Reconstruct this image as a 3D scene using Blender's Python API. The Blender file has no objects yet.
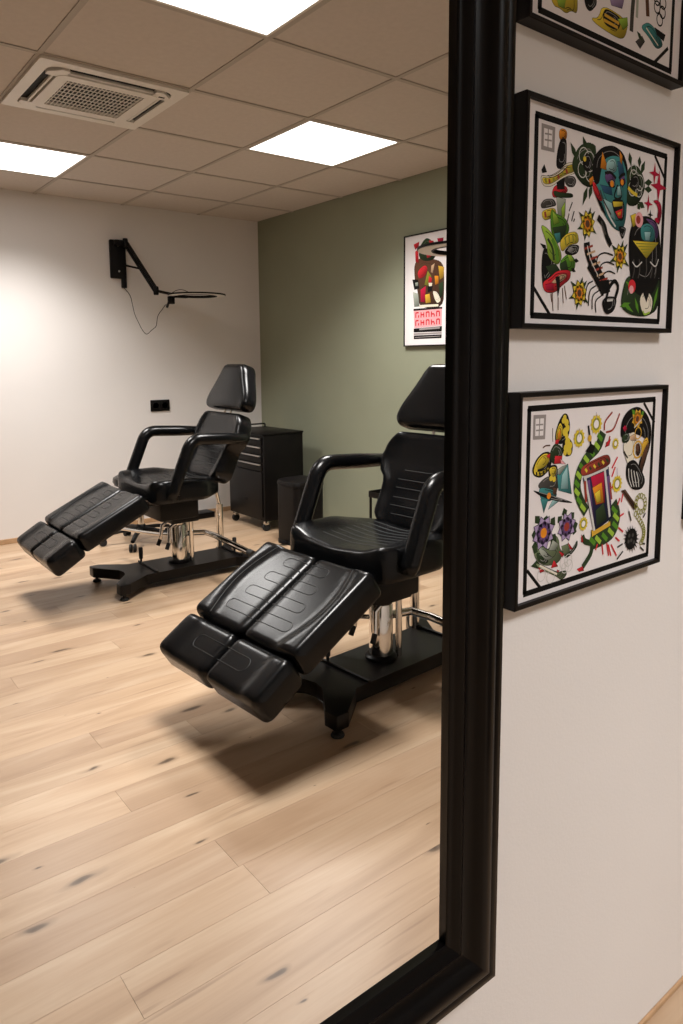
import bpy, bmesh, math, random
from mathutils import Matrix, Vector

random.seed(7)
scene = bpy.context.scene
COL = scene.collection

# ------------------------------------------------------------------ camera, world, exposure
# World axes: the mirror glass is the plane y = 0, the room lies at y < 0, floor z = 0.
CAM_POS = Vector((0.0, -0.585, 1.231))
RIGHT = Vector((0.78842273, -0.61508662, -0.00761906))
FWD = Vector((0.60939669, 0.78269719, -0.12657327))
UP = Vector((0.08381694, 0.09515021, 0.991928))
FOCAL_PX, PPX, PPY = 716.01, 340.19, 450.62
cam_data = bpy.data.cameras.new('camera')
cam = bpy.data.objects.new('camera', cam_data)
COL.objects.link(cam)
cam.matrix_world = Matrix(((RIGHT.x, UP.x, -FWD.x, CAM_POS.x), (RIGHT.y, UP.y, -FWD.y, CAM_POS.y),
                           (RIGHT.z, UP.z, -FWD.z, CAM_POS.z), (0, 0, 0, 1)))
cam_data.sensor_fit = 'HORIZONTAL'
cam_data.sensor_width = 36.0
cam_data.lens = 36.0 * FOCAL_PX / 683.0
cam_data.shift_x = (341.5 - PPX) / 683.0
cam_data.shift_y = -(512.0 - PPY) / 683.0
cam_data.clip_start = 0.02
scene.camera = cam

world = bpy.data.worlds.new('world')
scene.world = world
world.use_nodes = True
world.node_tree.nodes['Background'].inputs[0].default_value = (0.05, 0.05, 0.05, 1)
world.node_tree.nodes['Background'].inputs[1].default_value = 0.2

scene.view_settings.view_transform = 'Standard'
scene.view_settings.look = 'None'
scene.view_settings.exposure = 0.08
scene.view_settings.gamma = 1.0
scene.view_settings.use_curve_mapping = False
PANEL_STRENGTH = 4.0
PANEL_WATTS = 28.5
PANEL_BEAM = math.radians(120)
PANEL_COLOUR = (1.0, 0.975, 0.955)

# ------------------------------------------------------------------ room dimensions
X_LEFT, X_RIGHT = -2.155, 3.178
Y_WALL, Y_BACK = 0.012, -4.569
Z_CEIL = 2.341
GRID_X0, GRID_Y0, TILE = 1.445, -1.659, 0.6

# ------------------------------------------------------------------ materials
MATS = {}


def principled(name, col, rough=0.5, metal=0.0, spec=0.5, coat=0.0, coat_rough=0.1):
    m = bpy.data.materials.new(name)
    m.use_nodes = True
    b = m.node_tree.nodes['Principled BSDF']
    b.inputs['Base Color'].default_value = (*col, 1)
    b.inputs['Roughness'].default_value = rough
    b.inputs['Metallic'].default_value = metal
    b.inputs['Specular IOR Level'].default_value = spec
    b.inputs['Coat Weight'].default_value = coat
    b.inputs['Coat Roughness'].default_value = coat_rough
    MATS[name] = m
    return m, m.node_tree, b


def noise_variation(nt, b, col, amount, scale, bump=0.0, bump_scale=300, stretch=(1, 1, 1), coords='Object', dist=0.002):
    """procedural tone variation and fine relief"""
    tc = nt.nodes.new('ShaderNodeTexCoord')
    mp = nt.nodes.new('ShaderNodeMapping')
    mp.inputs['Scale'].default_value = stretch
    nt.links.new(tc.outputs[coords], mp.inputs[0])
    n = nt.nodes.new('ShaderNodeTexNoise')
    n.inputs['Scale'].default_value = scale
    n.inputs['Detail'].default_value = 4
    nt.links.new(mp.outputs[0], n.inputs['Vector'])
    r = nt.nodes.new('ShaderNodeValToRGB')
    r.color_ramp.elements[0].position = 0.3
    r.color_ramp.elements[1].position = 0.7
    r.color_ramp.elements[0].color = (*[c * (1 - amount) for c in col], 1)
    r.color_ramp.elements[1].color = (*[min(1, c * (1 + amount)) for c in col], 1)
    nt.links.new(n.outputs[0], r.inputs[0])
    nt.links.new(r.outputs[0], b.inputs['Base Color'])
    if bump:
        n2 = nt.nodes.new('ShaderNodeTexNoise')
        n2.inputs['Scale'].default_value = bump_scale
        n2.inputs['Detail'].default_value = 3
        nt.links.new(mp.outputs[0], n2.inputs['Vector'])
        bp = nt.nodes.new('ShaderNodeBump')
        bp.inputs['Strength'].default_value = bump
        bp.inputs['Distance'].default_value = dist
        nt.links.new(n2.outputs[0], bp.inputs['Height'])
        nt.links.new(bp.outputs[0], b.inputs['Normal'])


def simple(name, col, rough=0.5, metal=0.0, var=0.06, scale=8, bump=0.0, bump_scale=300, spec=0.5, coat=0.0, dist=0.002):
    m, nt, b = principled(name, col, rough, metal, spec, coat)
    noise_variation(nt, b, col, var, scale, bump, bump_scale, dist=dist)
    return m


simple('white_paint', (0.80, 0.768, 0.748), 0.75, var=0.012, scale=3, bump=0.12, bump_scale=220, spec=0.25)
simple('sage_paint', (0.275, 0.288, 0.205), 0.62, var=0.03, scale=3, bump=0.12, bump_scale=220, spec=0.35)
simple('ceiling_tile', (0.62, 0.555, 0.50), 0.9, var=0.03, scale=40, bump=0.25, bump_scale=500, spec=0.1)
simple('ceiling_grid', (0.46, 0.41, 0.36), 0.6, var=0.02, spec=0.2)  # darker than the tiles: shade line along the runners put into the colour
simple('white_plastic', (0.80, 0.76, 0.70), 0.4, var=0.01)
simple('dark_void', (0.012, 0.011, 0.010), 0.8)
simple('mirror_frame_black', (0.0022, 0.0016, 0.0016), 0.30, var=0.2, bump=0.03, spec=0.17)
simple('picture_frame_black', (0.004, 0.002, 0.0018), 0.42, var=0.2, spec=0.2)
simple('leather', (0.0026, 0.0028, 0.0032), 0.25, var=0.15, scale=15, bump=0.14, bump_scale=130, spec=0.25, dist=0.0010)
simple('stitch_groove', (0.002, 0.002, 0.002), 0.6, var=0.1)
simple('black_metal', (0.0032, 0.0024, 0.0024), 0.38, var=0.15, spec=0.22)
simple('black_cabinet', (0.0032, 0.0024, 0.0024), 0.42, var=0.15, spec=0.22)
simple('black_plastic', (0.0032, 0.0024, 0.0024), 0.5, var=0.15, spec=0.22)
simple('black_rubber', (0.007, 0.007, 0.007), 0.75, var=0.15)
simple('chrome', (0.72, 0.70, 0.67), 0.10, metal=1.0, var=0.02)
simple('satin_steel', (0.55, 0.53, 0.51), 0.28, metal=1.0, var=0.03)
simple('lamp_diffuser_off', (0.78, 0.75, 0.70), 0.45, var=0.02)
simple('mat_paper', (0.80, 0.755, 0.755), 0.6, var=0.008, scale=30, spec=0.2)
simple('floor_underlay', (0.10, 0.065, 0.04), 0.8)
simple('oak_trim', (0.50, 0.31, 0.17), 0.5, var=0.15, scale=20)

m, nt, b = principled('mirror_silver', (0.93, 0.925, 0.91), 0.0, 1.0)
tc = nt.nodes.new('ShaderNodeTexCoord')
nz = nt.nodes.new('ShaderNodeTexNoise')
nz.inputs['Scale'].default_value = 2.0
rp = nt.nodes.new('ShaderNodeValToRGB')
rp.color_ramp.elements[0].color = (0.92, 0.915, 0.90, 1)
rp.color_ramp.elements[1].color = (0.935, 0.93, 0.915, 1)
nt.links.new(tc.outputs['Object'], nz.inputs['Vector'])
nt.links.new(nz.outputs[0], rp.inputs[0])
nt.links.new(rp.outputs[0], b.inputs['Base Color'])

# light panels: the only things in the room that give off light
m = bpy.data.materials.new('panel_light')
m.use_nodes = True
nt = m.node_tree
nt.nodes.remove(nt.nodes['Principled BSDF'])
em = nt.nodes.new('ShaderNodeEmission')
em.inputs[0].default_value = (*PANEL_COLOUR, 1)
em.inputs[1].default_value = PANEL_STRENGTH
nt.links.new(em.outputs[0], nt.nodes['Material Output'].inputs[0])
MATS['panel_light'] = m

# printed colours: one colour attribute per print
m, nt, b = principled('print_ink', (0.5, 0.5, 0.5), 0.6, spec=0.12)
at_ = nt.nodes.new('ShaderNodeAttribute')
at_.attribute_name = 'ink'
nt.links.new(at_.outputs['Color'], b.inputs['Base Color'])

# oak planks: tone differs per plank, grain runs along x, knots are sparse dark eyes
m, nt, b = principled('oak_plank', (0.6, 0.45, 0.3), 0.36, spec=0.48)
N = nt.nodes.new
L = nt.links.new
geo = N('ShaderNodeNewGeometry')
oi = N('ShaderNodeObjectInfo')
rv = N('ShaderNodeVectorMath'); rv.operation = 'SCALE'
rv.inputs[0].default_value = (37.0, 19.0, 11.0)
L(oi.outputs['Random'], rv.inputs['Scale'])
ad = N('ShaderNodeVectorMath'); ad.operation = 'ADD'
L(geo.outputs['Position'], ad.inputs[0]); L(rv.outputs[0], ad.inputs[1])
def mapped(scale):
    mp = N('ShaderNodeMapping'); mp.inputs['Scale'].default_value = scale
    L(ad.outputs[0], mp.inputs[0]); return mp
def ramp(src, stops):
    r = N('ShaderNodeValToRGB')
    while len(r.color_ramp.elements) < len(stops): r.color_ramp.elements.new(0.5)
    for e, (p, c) in zip(r.color_ramp.elements, stops):
        e.position = p; e.color = (*c, 1)
    L(src, r.inputs[0]); return r
def mixc(kind, fac, a, b_):
    x = N('ShaderNodeMix'); x.data_type = 'RGBA'; x.blend_type = kind
    if isinstance(fac, float): x.inputs[0].default_value = fac
    else: L(fac, x.inputs[0])
    L(a, x.inputs[6])
    if isinstance(b_, tuple): x.inputs[7].default_value = (*b_, 1)
    else: L(b_, x.inputs[7])
    return x.outputs[2]
n1 = N('ShaderNodeTexNoise'); n1.inputs['Scale'].default_value = 1.0; n1.inputs['Detail'].default_value = 5
n1.inputs['Distortion'].default_value = 1.2
L(mapped((1.3, 9, 1)).outputs[0], n1.inputs['Vector'])
base = ramp(n1.outputs[0], [(0.25, (0.385, 0.255, 0.158)), (0.5, (0.49, 0.345, 0.228)), (0.75, (0.565, 0.425, 0.30))])
n2 = N('ShaderNodeTexNoise'); n2.inputs['Scale'].default_value = 1.0; n2.inputs['Detail'].default_value = 6
L(mapped((5, 130, 1)).outputs[0], n2.inputs['Vector'])
grain = ramp(n2.outputs[0], [(0.35, (0.93, 0.915, 0.90)), (0.6, (1, 1, 1))])
c1 = mixc('MULTIPLY', 0.75, base.outputs[0], grain.outputs[0])
tone = ramp(oi.outputs['Random'], [(0.0, (0.84, 0.80, 0.77)), (0.5, (0.98, 0.97, 0.95)), (1.0, (1.06, 1.04, 1.01))])
c2 = mixc('MULTIPLY', 1.0, c1, tone.outputs[0])
vo = N('ShaderNodeTexVoronoi'); vo.voronoi_dimensions = '2D'; vo.inputs['Scale'].default_value = 1.0
nd = N('ShaderNodeTexNoise'); nd.inputs['Scale'].default_value = 9.0
L(geo.outputs['Position'], nd.inputs['Vector'])
vm = N('ShaderNodeVectorMath'); vm.operation = 'MULTIPLY_ADD'
vm.inputs[1].default_value = (0.25, 0.25, 0)
L(nd.outputs['Color'], vm.inputs[0]); L(mapped((2.3, 7.5, 1)).outputs[0], vm.inputs[2])
L(vm.outputs[0], vo.inputs['Vector'])
wn = N('ShaderNodeSeparateColor'); L(vo.outputs['Color'], wn.inputs[0])
size = N('ShaderNodeMapRange'); size.inputs[1].default_value = 0.45; size.inputs[2].default_value = 1.0
size.inputs[3].default_value = 0.001; size.inputs[4].default_value = 0.15
L(wn.outputs[0], size.inputs[0])
dv = N('ShaderNodeMath'); dv.operation = 'DIVIDE'
L(vo.outputs['Distance'], dv.inputs[0]); L(size.outputs[0], dv.inputs[1])
knot = ramp(dv.outputs[0], [(0.0, (0.95, 0.95, 0.95)), (0.35, (0.8, 0.8, 0.8)), (0.6, (0.25, 0.25, 0.25)), (1.0, (0, 0, 0))])
kf = N('ShaderNodeSeparateColor'); L(knot.outputs[0], kf.inputs[0])
c3 = mixc('MIX', kf.outputs[0], c2, (0.06, 0.032, 0.014))
# long dark checks in the grain
n3 = N('ShaderNodeTexNoise'); n3.inputs['Scale'].default_value = 1.0; n3.inputs['Detail'].default_value = 2
L(mapped((2.6, 42, 1)).outputs[0], n3.inputs['Vector'])
chk = ramp(n3.outputs[0], [(0.66, (0, 0, 0)), (0.76, (0.6, 0.6, 0.6))])
cf = N('ShaderNodeSeparateColor'); L(chk.outputs[0], cf.inputs[0])
c4 = mixc('MIX', cf.outputs[0], c3, (0.25, 0.15, 0.09))
L(c4, b.inputs['Base Color'])
bp = N('ShaderNodeBump'); bp.inputs['Strength'].default_value = 0.12; bp.inputs['Distance'].default_value = 0.001
L(n2.outputs[0], bp.inputs['Height']); L(bp.outputs[0], b.inputs['Normal'])


# ------------------------------------------------------------------ mesh helpers
class MB:
    """collects shapes and builds ONE mesh object"""
    def __init__(self): self.v, self.f = [], []

    def add(self, verts, faces):
        o = len(self.v)
        self.v += [tuple(p) for p in verts]
        self.f += [tuple(i + o for i in f) for f in faces]
        return self

    def box(self, lo, hi):
        x0, y0, z0 = lo; x1, y1, z1 = hi
        return self.add([(x0, y0, z0), (x1, y0, z0), (x1, y1, z0), (x0, y1, z0), (x0, y0, z1), (x1, y0, z1), (x1, y1, z1), (x0, y1, z1)],
                        [(0, 3, 2, 1), (4, 5, 6, 7), (0, 1, 5, 4), (1, 2, 6, 5), (2, 3, 7, 6), (3, 0, 4, 7)])

    def rbox(self, lo, hi, r=0.004, seg=2):
        bm = bmesh.new()
        bmesh.ops.create_cube(bm, size=1)
        for v in bm.verts:
            v.co = Vector([lo[i] + (v.co[i] + 0.5) * (hi[i] - lo[i]) for i in range(3)])
        bmesh.ops.bevel(bm, geom=list(bm.edges), offset=r, segments=seg, profile=0.5, affect='EDGES')
        bm.verts.index_update()
        self.add([v.co[:] for v in bm.verts], [[v.index for v in f.verts] for f in bm.faces])
        bm.free()
        return self

    def tube(self, pts, r, seg=12, cap=True, flat=1.0, up=None):
        """swept tube; r a number or one per point; flat squashes it along the binormal"""
        pts = [Vector(p) for p in pts]
        n = len(pts)
        rr = r if isinstance(r, (list, tuple)) else [r] * n
        tang = [(pts[min(i + 1, n - 1)] - pts[max(i - 1, 0)]).normalized() for i in range(n)]
        ref = Vector(up) if up else (Vector((0, 0, 1)) if abs(tang[0].z) < 0.9 else Vector((1, 0, 0)))
        a = (ref - tang[0] * ref.dot(tang[0])).normalized()
        vs, fs = [], []
        for i in range(n):
            a = (a - tang[i] * a.dot(tang[i])).normalized()
            c = tang[i].cross(a)
            for k in range(seg):
                t = 2 * math.pi * k / seg
                vs.append(pts[i] + a * math.cos(t) * rr[i] * flat + c * math.sin(t) * rr[i])
        for i in range(n - 1):
            for k in range(seg):
                k2 = (k + 1) % seg
                fs.append((i * seg + k, i * seg + k2, (i + 1) * seg + k2, (i + 1) * seg + k))
        if cap:
            fs.append(tuple(range(seg - 1, -1, -1)))
            fs.append(tuple((n - 1) * seg + k for k in range(seg)))
        return self.add(vs, fs)

    def cyl(self, p0, p1, r0, r1=None, seg=20):
        return self.tube([p0, p1], [r0, r0 if r1 is None else r1], seg)

    def lathe(self, prof, c=(0, 0, 0), seg=28):
        """profile of (radius, z) turned about a vertical axis through c"""
        vs, fs = [], []
        for r, z in prof:
            for k in range(seg):
                t = 2 * math.pi * k / seg
                vs.append((c[0] + r * math.cos(t), c[1] + r * math.sin(t), c[2] + z))
        for i in range(len(prof) - 1):
            for k in range(seg):
                k2 = (k + 1) % seg
                fs.append((i * seg + k, i * seg + k2, (i + 1) * seg + k2, (i + 1) * seg + k))
        fs.append(tuple(range(seg - 1, -1, -1)))
        fs.append(tuple((len(prof) - 1) * seg + k for k in range(seg)))
        return self.add(vs, fs)

    def prism(self, outline, z0, z1):
        n = len(outline)
        vs = [(x, y, z0) for x, y in outline] + [(x, y, z1) for x, y in outline]
        fs = [tuple(range(n - 1, -1, -1)), tuple(range(n, 2 * n))]
        fs += [(i, (i + 1) % n, n + (i + 1) % n, n + i) for i in range(n)]
        return self.add(vs, fs)

    def xf(self, M):
        self.v = [tuple(M @ Vector(p)) for p in self.v]
        return self

    def build(self, name, mat, parent=None, smooth=True, angle=40):
        me = bpy.data.meshes.new(name)
        me.from_pydata(self.v, [], self.f)
        bm = bmesh.new(); bm.from_mesh(me)
        bmesh.ops.recalc_face_normals(bm, faces=bm.faces)
        bm.to_mesh(me); bm.free()
        me.materials.append(MATS[mat])
        if smooth:
            me.polygons.foreach_set('use_smooth', [True] * len(me.polygons))
            me.set_sharp_from_angle(angle=math.radians(angle))
        o = bpy.data.objects.new(name, me)
        COL.objects.link(o)
        o.parent = parent
        return o


def tag(o, label, cat, group=None, kind=None):
    o['label'] = label
    o['category'] = cat
    if group: o['group'] = group
    if kind: o['kind'] = kind
    return o


def thing(name, label, cat, loc=(0, 0, 0), group=None, rz=0.0):
    o = bpy.data.objects.new(name, None)
    o.empty_display_size = 0.1
    COL.objects.link(o)
    o.location = loc
    o.rotation_euler = (0, 0, rz)
    return tag(o, label, cat, group)


def put(mesh, name, parent, loc, scale=(1, 1, 1)):
    o = bpy.data.objects.new(name, mesh)
    COL.objects.link(o)
    o.parent = parent
    o.location = loc
    o.scale = scale
    return o


def arc_path(pts, r, n=7):
    """polyline with rounded corners"""
    pts = [Vector(p) for p in pts]
    out = [pts[0]]
    for i in range(1, len(pts) - 1):
        a, b_, c = pts[i - 1], pts[i], pts[i + 1]
        d1 = (a - b_); d2 = (c - b_)
        k = min(r, d1.length * 0.45, d2.length * 0.45)
        p0 = b_ + d1.normalized() * k; p1 = b_ + d2.normalized() * k
        for j in range(n + 1):
            t = j / n
            out.append(p0 * (1 - t) ** 2 + b_ * 2 * t * (1 - t) + p1 * t * t)
    out.append(pts[-1])
    return out


# ------------------------------------------------------------------ the setting
def struct(name, mb, mat, label, cat):
    o = mb.build(name, mat, smooth=False)
    return tag(o, label, cat, kind='structure')


struct('wall_mirror', MB().box((X_LEFT - 0.1, Y_WALL, -0.06), (X_RIGHT + 0.1, Y_WALL + 0.1, Z_CEIL + 0.1)), 'white_paint',
       'off-white painted wall carrying the framed sheets and the mirror', 'wall')
struct('wall_back', MB().box((X_LEFT - 0.1, Y_BACK - 0.1, -0.06), (X_RIGHT + 0.1, Y_BACK, Z_CEIL + 0.1)), 'white_paint',
       'off-white painted wall with the socket and ring lamp, facing the mirror', 'wall')
struct('wall_green', MB().box((X_RIGHT, Y_BACK, -0.06), (X_RIGHT + 0.1, Y_WALL, Z_CEIL + 0.1)), 'sage_paint',
       'sage green painted wall with the framed poster', 'wall')
struct('wall_left', MB().box((X_LEFT - 0.1, Y_BACK, -0.06), (X_LEFT, Y_WALL, Z_CEIL + 0.1)), 'sage_paint',  # unseen wall; its green is invented to cut bounce into the floor shadows
       'unseen wall opposite the poster wall, made sage green to cut bounced light', 'wall')
struct('trim_1', MB().rbox((X_LEFT, Y_BACK, 0.0), (X_RIGHT, Y_BACK + 0.010, 0.035), 0.003), 'oak_trim',
       'low oak trim strip along the foot of the white wall facing the mirror', 'trim')
struct('trim_2', MB().rbox((X_LEFT, Y_WALL - 0.006, 0.0), (X_RIGHT, Y_WALL, 0.010), 0.002), 'oak_trim',
       'slim oak trim strip along the foot of the mirror wall', 'trim')

# floor: planks run along x
floor = struct('floor', MB().box((X_LEFT, Y_BACK, -0.06), (X_RIGHT, Y_WALL, -0.012)), 'floor_underlay',
               'pale oak plank floor with dark knots', 'floor')
unit = MB().box((0, 0, -0.012), (1, 1, 0)).build('plank_master', 'oak_plank', smooth=False)
plank_mesh = unit.data
bpy.data.objects.remove(unit)
PW = 0.124
JOINTS = {-1: 0.442, 0: 0.80, 4: 0.665, 7: 0.717}
row = -6
while True:
    y1 = -0.720 - PW * row
    y0 = y1 - PW
    if y1 <= Y_BACK: break
    a, c = max(y0, Y_BACK), min(y1, Y_WALL)
    if c > a:
        rr = random.Random(100 + row)
        x = JOINTS.get(row, rr.uniform(-0.2, 1.5))
        cuts = [x]
        while x > X_LEFT: x -= rr.uniform(1.2, 1.9); cuts.append(x)
        x = cuts[0]
        while x < X_RIGHT: x += rr.uniform(1.2, 1.9); cuts.append(x)
        cuts = sorted(min(max(k, X_LEFT), X_RIGHT) for k in cuts)
        for k0, k1 in zip(cuts, cuts[1:]):
            if k1 - k0 > 0.05:
                put(plank_mesh, 'plank', floor, (k0, a + 0.0003, 0), (k1 - k0 - 0.0007, c - a - 0.0006, 1))
    row += 1

# suspended ceiling: lay-in tiles between runners
ceiling = struct('ceiling', MB().box((X_LEFT, Y_BACK, Z_CEIL + 0.03), (X_RIGHT, Y_WALL, Z_CEIL + 0.1)), 'dark_void',
                 'suspended ceiling of square beige tiles in a metal grid', 'ceiling')
LIGHTS = {(-1, -1): 'square ceiling light panel between the air conditioner and the mirror wall',
          (1, 1): 'square ceiling light panel nearest the green wall',
          (-1, 3): 'square ceiling light panel between the air conditioner and the white wall'}
AC_TILE = (-1, 1)
gx = [GRID_X0 + TILE * i for i in range(-6, 4)]
gy = [GRID_Y0 - TILE * j for j in range(-3, 6)]
tile_cache = {}
for i in range(-6, 3):
    for j in range(-3, 5):
        x0 = max(GRID_X0 + TILE * i, X_LEFT); x1 = min(GRID_X0 + TILE * (i + 1), X_RIGHT)
        y1 = min(GRID_Y0 - TILE * j, Y_WALL); y0 = max(GRID_Y0 - TILE * (j + 1), Y_BACK)
        if x1 - x0 < 0.03 or y1 - y0 < 0.03 or (i, j) in LIGHTS or (i, j) == AC_TILE: continue
        w, d = round(x1 - x0 - 0.008, 4), round(y1 - y0 - 0.008, 4)
        if (w, d) not in tile_cache:
            t = MB().rbox((0, 0, 0), (w, d, 0.016), 0.003, 1).build('tile_master', 'ceiling_tile', smooth=False)
            tile_cache[(w, d)] = t.data
            bpy.data.objects.remove(t)
        put(tile_cache[(w, d)], 'ceiling_tile', ceiling, (x0 + 0.004, y0 + 0.004, Z_CEIL + 0.004))
for x in gx:
    if X_LEFT + 0.01 < x < X_RIGHT:
        MB().box((x - 0.011, Y_BACK, Z_CEIL), (x + 0.011, Y_WALL, Z_CEIL + 0.0035)).build('grid_runner', 'ceiling_grid', ceiling, False)
for y in gy:
    if Y_BACK < y < Y_WALL:
        MB().box((X_LEFT, y - 0.011, Z_CEIL - 0.0002), (X_RIGHT, y + 0.011, Z_CEIL + 0.0033)).build('grid_runner', 'ceiling_grid', ceiling, False)

# ------------------------------------------------------------------ ceiling lights and air conditioner
for (i, j), lab in LIGHTS.items():
    cx, cy = GRID_X0 + TILE * (i + 0.5), GRID_Y0 - TILE * (j + 0.5)
    t = thing('ceiling_light', lab, 'ceiling light', (cx, cy, Z_CEIL), 'square light panels in the ceiling')
    s, q = 0.2885, 0.278
    f = MB()
    for lo, hi in (((-s, -s), (s, -q)), ((-s, q), (s, s)), ((-s, -q), (-q, q)), ((q, -q), (s, q))):
        f.box((*lo, -0.001), (*hi, 0.012))
    f.build('frame', 'white_plastic', t, False)
    MB().box((-q, -q, 0.001), (q, q, 0.010)).build('diffuser', 'panel_light', t, False)
    ld_ = bpy.data.lights.new('panel_lamp', 'AREA')     # the panel's own light, with its downward beam
    ld_.shape = 'SQUARE'; ld_.size = 2 * q - 0.01; ld_.energy = PANEL_WATTS; ld_.color = PANEL_COLOUR; ld_.spread = PANEL_BEAM
    lo_ = bpy.data.objects.new('panel_lamp', ld_); COL.objects.link(lo_); lo_.parent = t; lo_.location = (0, 0, -0.003)

cx, cy = GRID_X0 + TILE * (-0.5), GRID_Y0 - TILE * 1.5
ac = thing('air_conditioner', 'white square ceiling cassette air conditioner with slotted grille', 'air conditioner', (cx, cy, Z_CEIL))


def rr_outline(hx, hy, r, n=6, c=(0, 0)):
    out = []
    for sx, sy, a0 in ((1, 1, 0), (-1, 1, 90), (-1, -1, 180), (1, -1, 270)):
        for k in range(n + 1):
            t = math.radians(a0 + 90 * k / n)
            out.append((c[0] + sx * (hx - r) + r * math.cos(t), c[1] + sy * (hy - r) + r * math.sin(t)))
    return out


def ring_prism(outer, inner, z0, z1):
    n = len(outer)
    vs = [(x, y, z) for z in (z0, z1) for pts in (outer, inner) for x, y in pts]
    o0, i0, o1, i1 = 0, n, 2 * n, 3 * n
    fs = []
    for k in range(n):
        k2 = (k + 1) % n
        fs += [(o0 + k, o0 + k2, i0 + k2, i0 + k), (o1 + k, i1 + k, i1 + k2, o1 + k2),
               (o0 + k, o1 + k, o1 + k2, o0 + k2), (i0 + k, i0 + k2, i1 + k2, i1 + k)]
    return MB().add(vs, fs)


# fascia: outer plate, raised inner pillow, four outlet slots, central grille
ring_prism(rr_outline(0.298, 0.298, 0.015), rr_outline(0.252, 0.252, 0.05), -0.012, -0.001).build('fascia', 'white_plastic', ac)
MB().prism(rr_outline(0.25, 0.25, 0.05), -0.004, 0.008).build('outlet_shade_plate', 'dark_void', ac)  # near-black plate: shade inside the outlets and grille put into its colour
ring_prism(rr_outline(0.205, 0.205, 0.035), rr_outline(0.158, 0.158, 0.004), -0.022, -0.006).build('grille_frame', 'white_plastic', ac)
for sx in (-1, 1):
    for sy in (-1, 1):
        MB().prism([(sx * 0.248, sy * 0.205), (sx * 0.205, sy * 0.248), (sx * 0.175, sy * 0.246), (sx * 0.172, sy * 0.2), (sx * 0.2, sy * 0.172), (sx * 0.246, sy * 0.175)][::sx * sy], -0.02, -0.006).build('corner_cover', 'white_plastic', ac)
for k, (dx, dy) in enumerate(((1, 0), (-1, 0), (0, 1), (0, -1))):
    if dx: lo, hi = (dx * 0.218 - 0.005, -0.17, -0.019), (dx * 0.218 + 0.005, 0.17, -0.006)
    else: lo, hi = (-0.17, dy * 0.218 - 0.005, -0.019), (0.17, dy * 0.218 + 0.005, -0.006)
    MB().rbox(lo, hi, 0.003).build('air_flap', 'white_plastic', ac)
bx = MB().box((-0.158, -0.0026, -0.0205), (0.158, 0.0026, -0.0175)).build('grille_bar', 'white_plastic', ac, False)
bx.location = (0, -0.135, 0)
for k in range(1, 8): put(bx.data, 'grille_bar', ac, (0, -0.135 + k * 0.0386, 0))
bt = MB().box((-0.0017, -0.158, -0.020), (0.0017, 0.158, -0.0175)).build('grille_bar', 'white_plastic', ac, False)
bt.location = (-0.149, 0, 0)
for k in range(1, 19): put(bt.data, 'grille_bar', ac, (-0.149 + k * 0.0166, 0, 0))
MB().box((0.20, 0.20, -0.0215), (0.225, 0.21, -0.0195)).build('status_light', 'dark_void', ac, False)

# ------------------------------------------------------------------ mirror
GX0, GX1, GZ0, GZ1 = -0.42, 0.617, 0.480, 2.02        # sight edges of the glass
mirror = thing('framed_mirror', 'large wall mirror in a wide black moulded frame, reflecting the tattoo chairs', 'mirror', (0, 0, GZ0))
MB().box((GX0 - 0.01, 0.0, -0.01), (GX1 + 0.01, 0.006, GZ1 - GZ0 + 0.01)).build('mirror_glass', 'mirror_silver', mirror, False)
# moulding section: (distance outward from the sight edge, y)
PROF = [(0.0, 0.0), (0.0, -0.006), (0.003, -0.0085), (0.009, -0.0095), (0.013, -0.013), (0.018, -0.0155), (0.023, -0.013), (0.026, -0.010),
        (0.034, -0.0115), (0.042, -0.016), (0.049, -0.022), (0.055, -0.0255), (0.062, -0.0255), (0.068, -0.0225), (0.071, -0.018),
        (0.074, -0.018), (0.077, -0.0195), (0.084, -0.0195), (0.087, -0.017), (0.088, 0.0115), (0.0, 0.0115)]
cs = [(GX0, 0.0, -1, -1), (GX1, 0.0, 1, -1), (GX1, GZ1 - GZ0, 1, 1), (GX0, GZ1 - GZ0, -1, 1)]
for k in range(4):
    a, c = cs[k], cs[(k + 1) % 4]
    n = len(PROF)
    vs = [(p[0] + p[2] * t, y, p[1] + p[3] * t) for p in (a, c) for t, y in PROF]
    fs = [(i, (i + 1) % n, n + (i + 1) % n, n + i) for i in range(n)] + [tuple(range(n)), tuple(range(2 * n - 1, n - 1, -1))]
    MB().add(vs, fs).build('frame_rail', 'mirror_frame_black', mirror, angle=50)

# ------------------------------------------------------------------ prints: flat ink shapes, coordinates in mm on the sheet
INKS = {'paper': (0.80, 0.755, 0.755), 'ink': (0.006, 0.005, 0.005), 'stamp': (0.30, 0.27, 0.26), 'dkgrey': (0.06, 0.055, 0.05), 'grey': (0.25, 0.24, 0.23),
        'steel': (0.36, 0.39, 0.33), 'silver': (0.58, 0.57, 0.54), 'cream': (0.72, 0.66, 0.54), 'tan': (0.55, 0.36, 0.22), 'yellow': (0.66, 0.50, 0.045),
        'gold': (0.62, 0.36, 0.04), 'orange': (0.72, 0.25, 0.02), 'olive': (0.24, 0.24, 0.03), 'brick': (0.30, 0.045, 0.03), 'red': (0.58, 0.025, 0.035),
        'crimson': (0.42, 0.012, 0.045), 'pink': (0.75, 0.36, 0.38), 'brown': (0.10, 0.045, 0.025), 'dkgreen': (0.025, 0.045, 0.018), 'moss': (0.16, 0.20, 0.11),
        'green': (0.085, 0.23, 0.02), 'lime': (0.30, 0.47, 0.05), 'teal': (0.05, 0.22, 0.22), 'ltteal': (0.30, 0.50, 0.50), 'blue': (0.03, 0.09, 0.17),
        'navy': (0.02, 0.02, 0.06), 'purple': (0.12, 0.06, 0.17), 'lilac': (0.36, 0.27, 0.45)}


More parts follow.
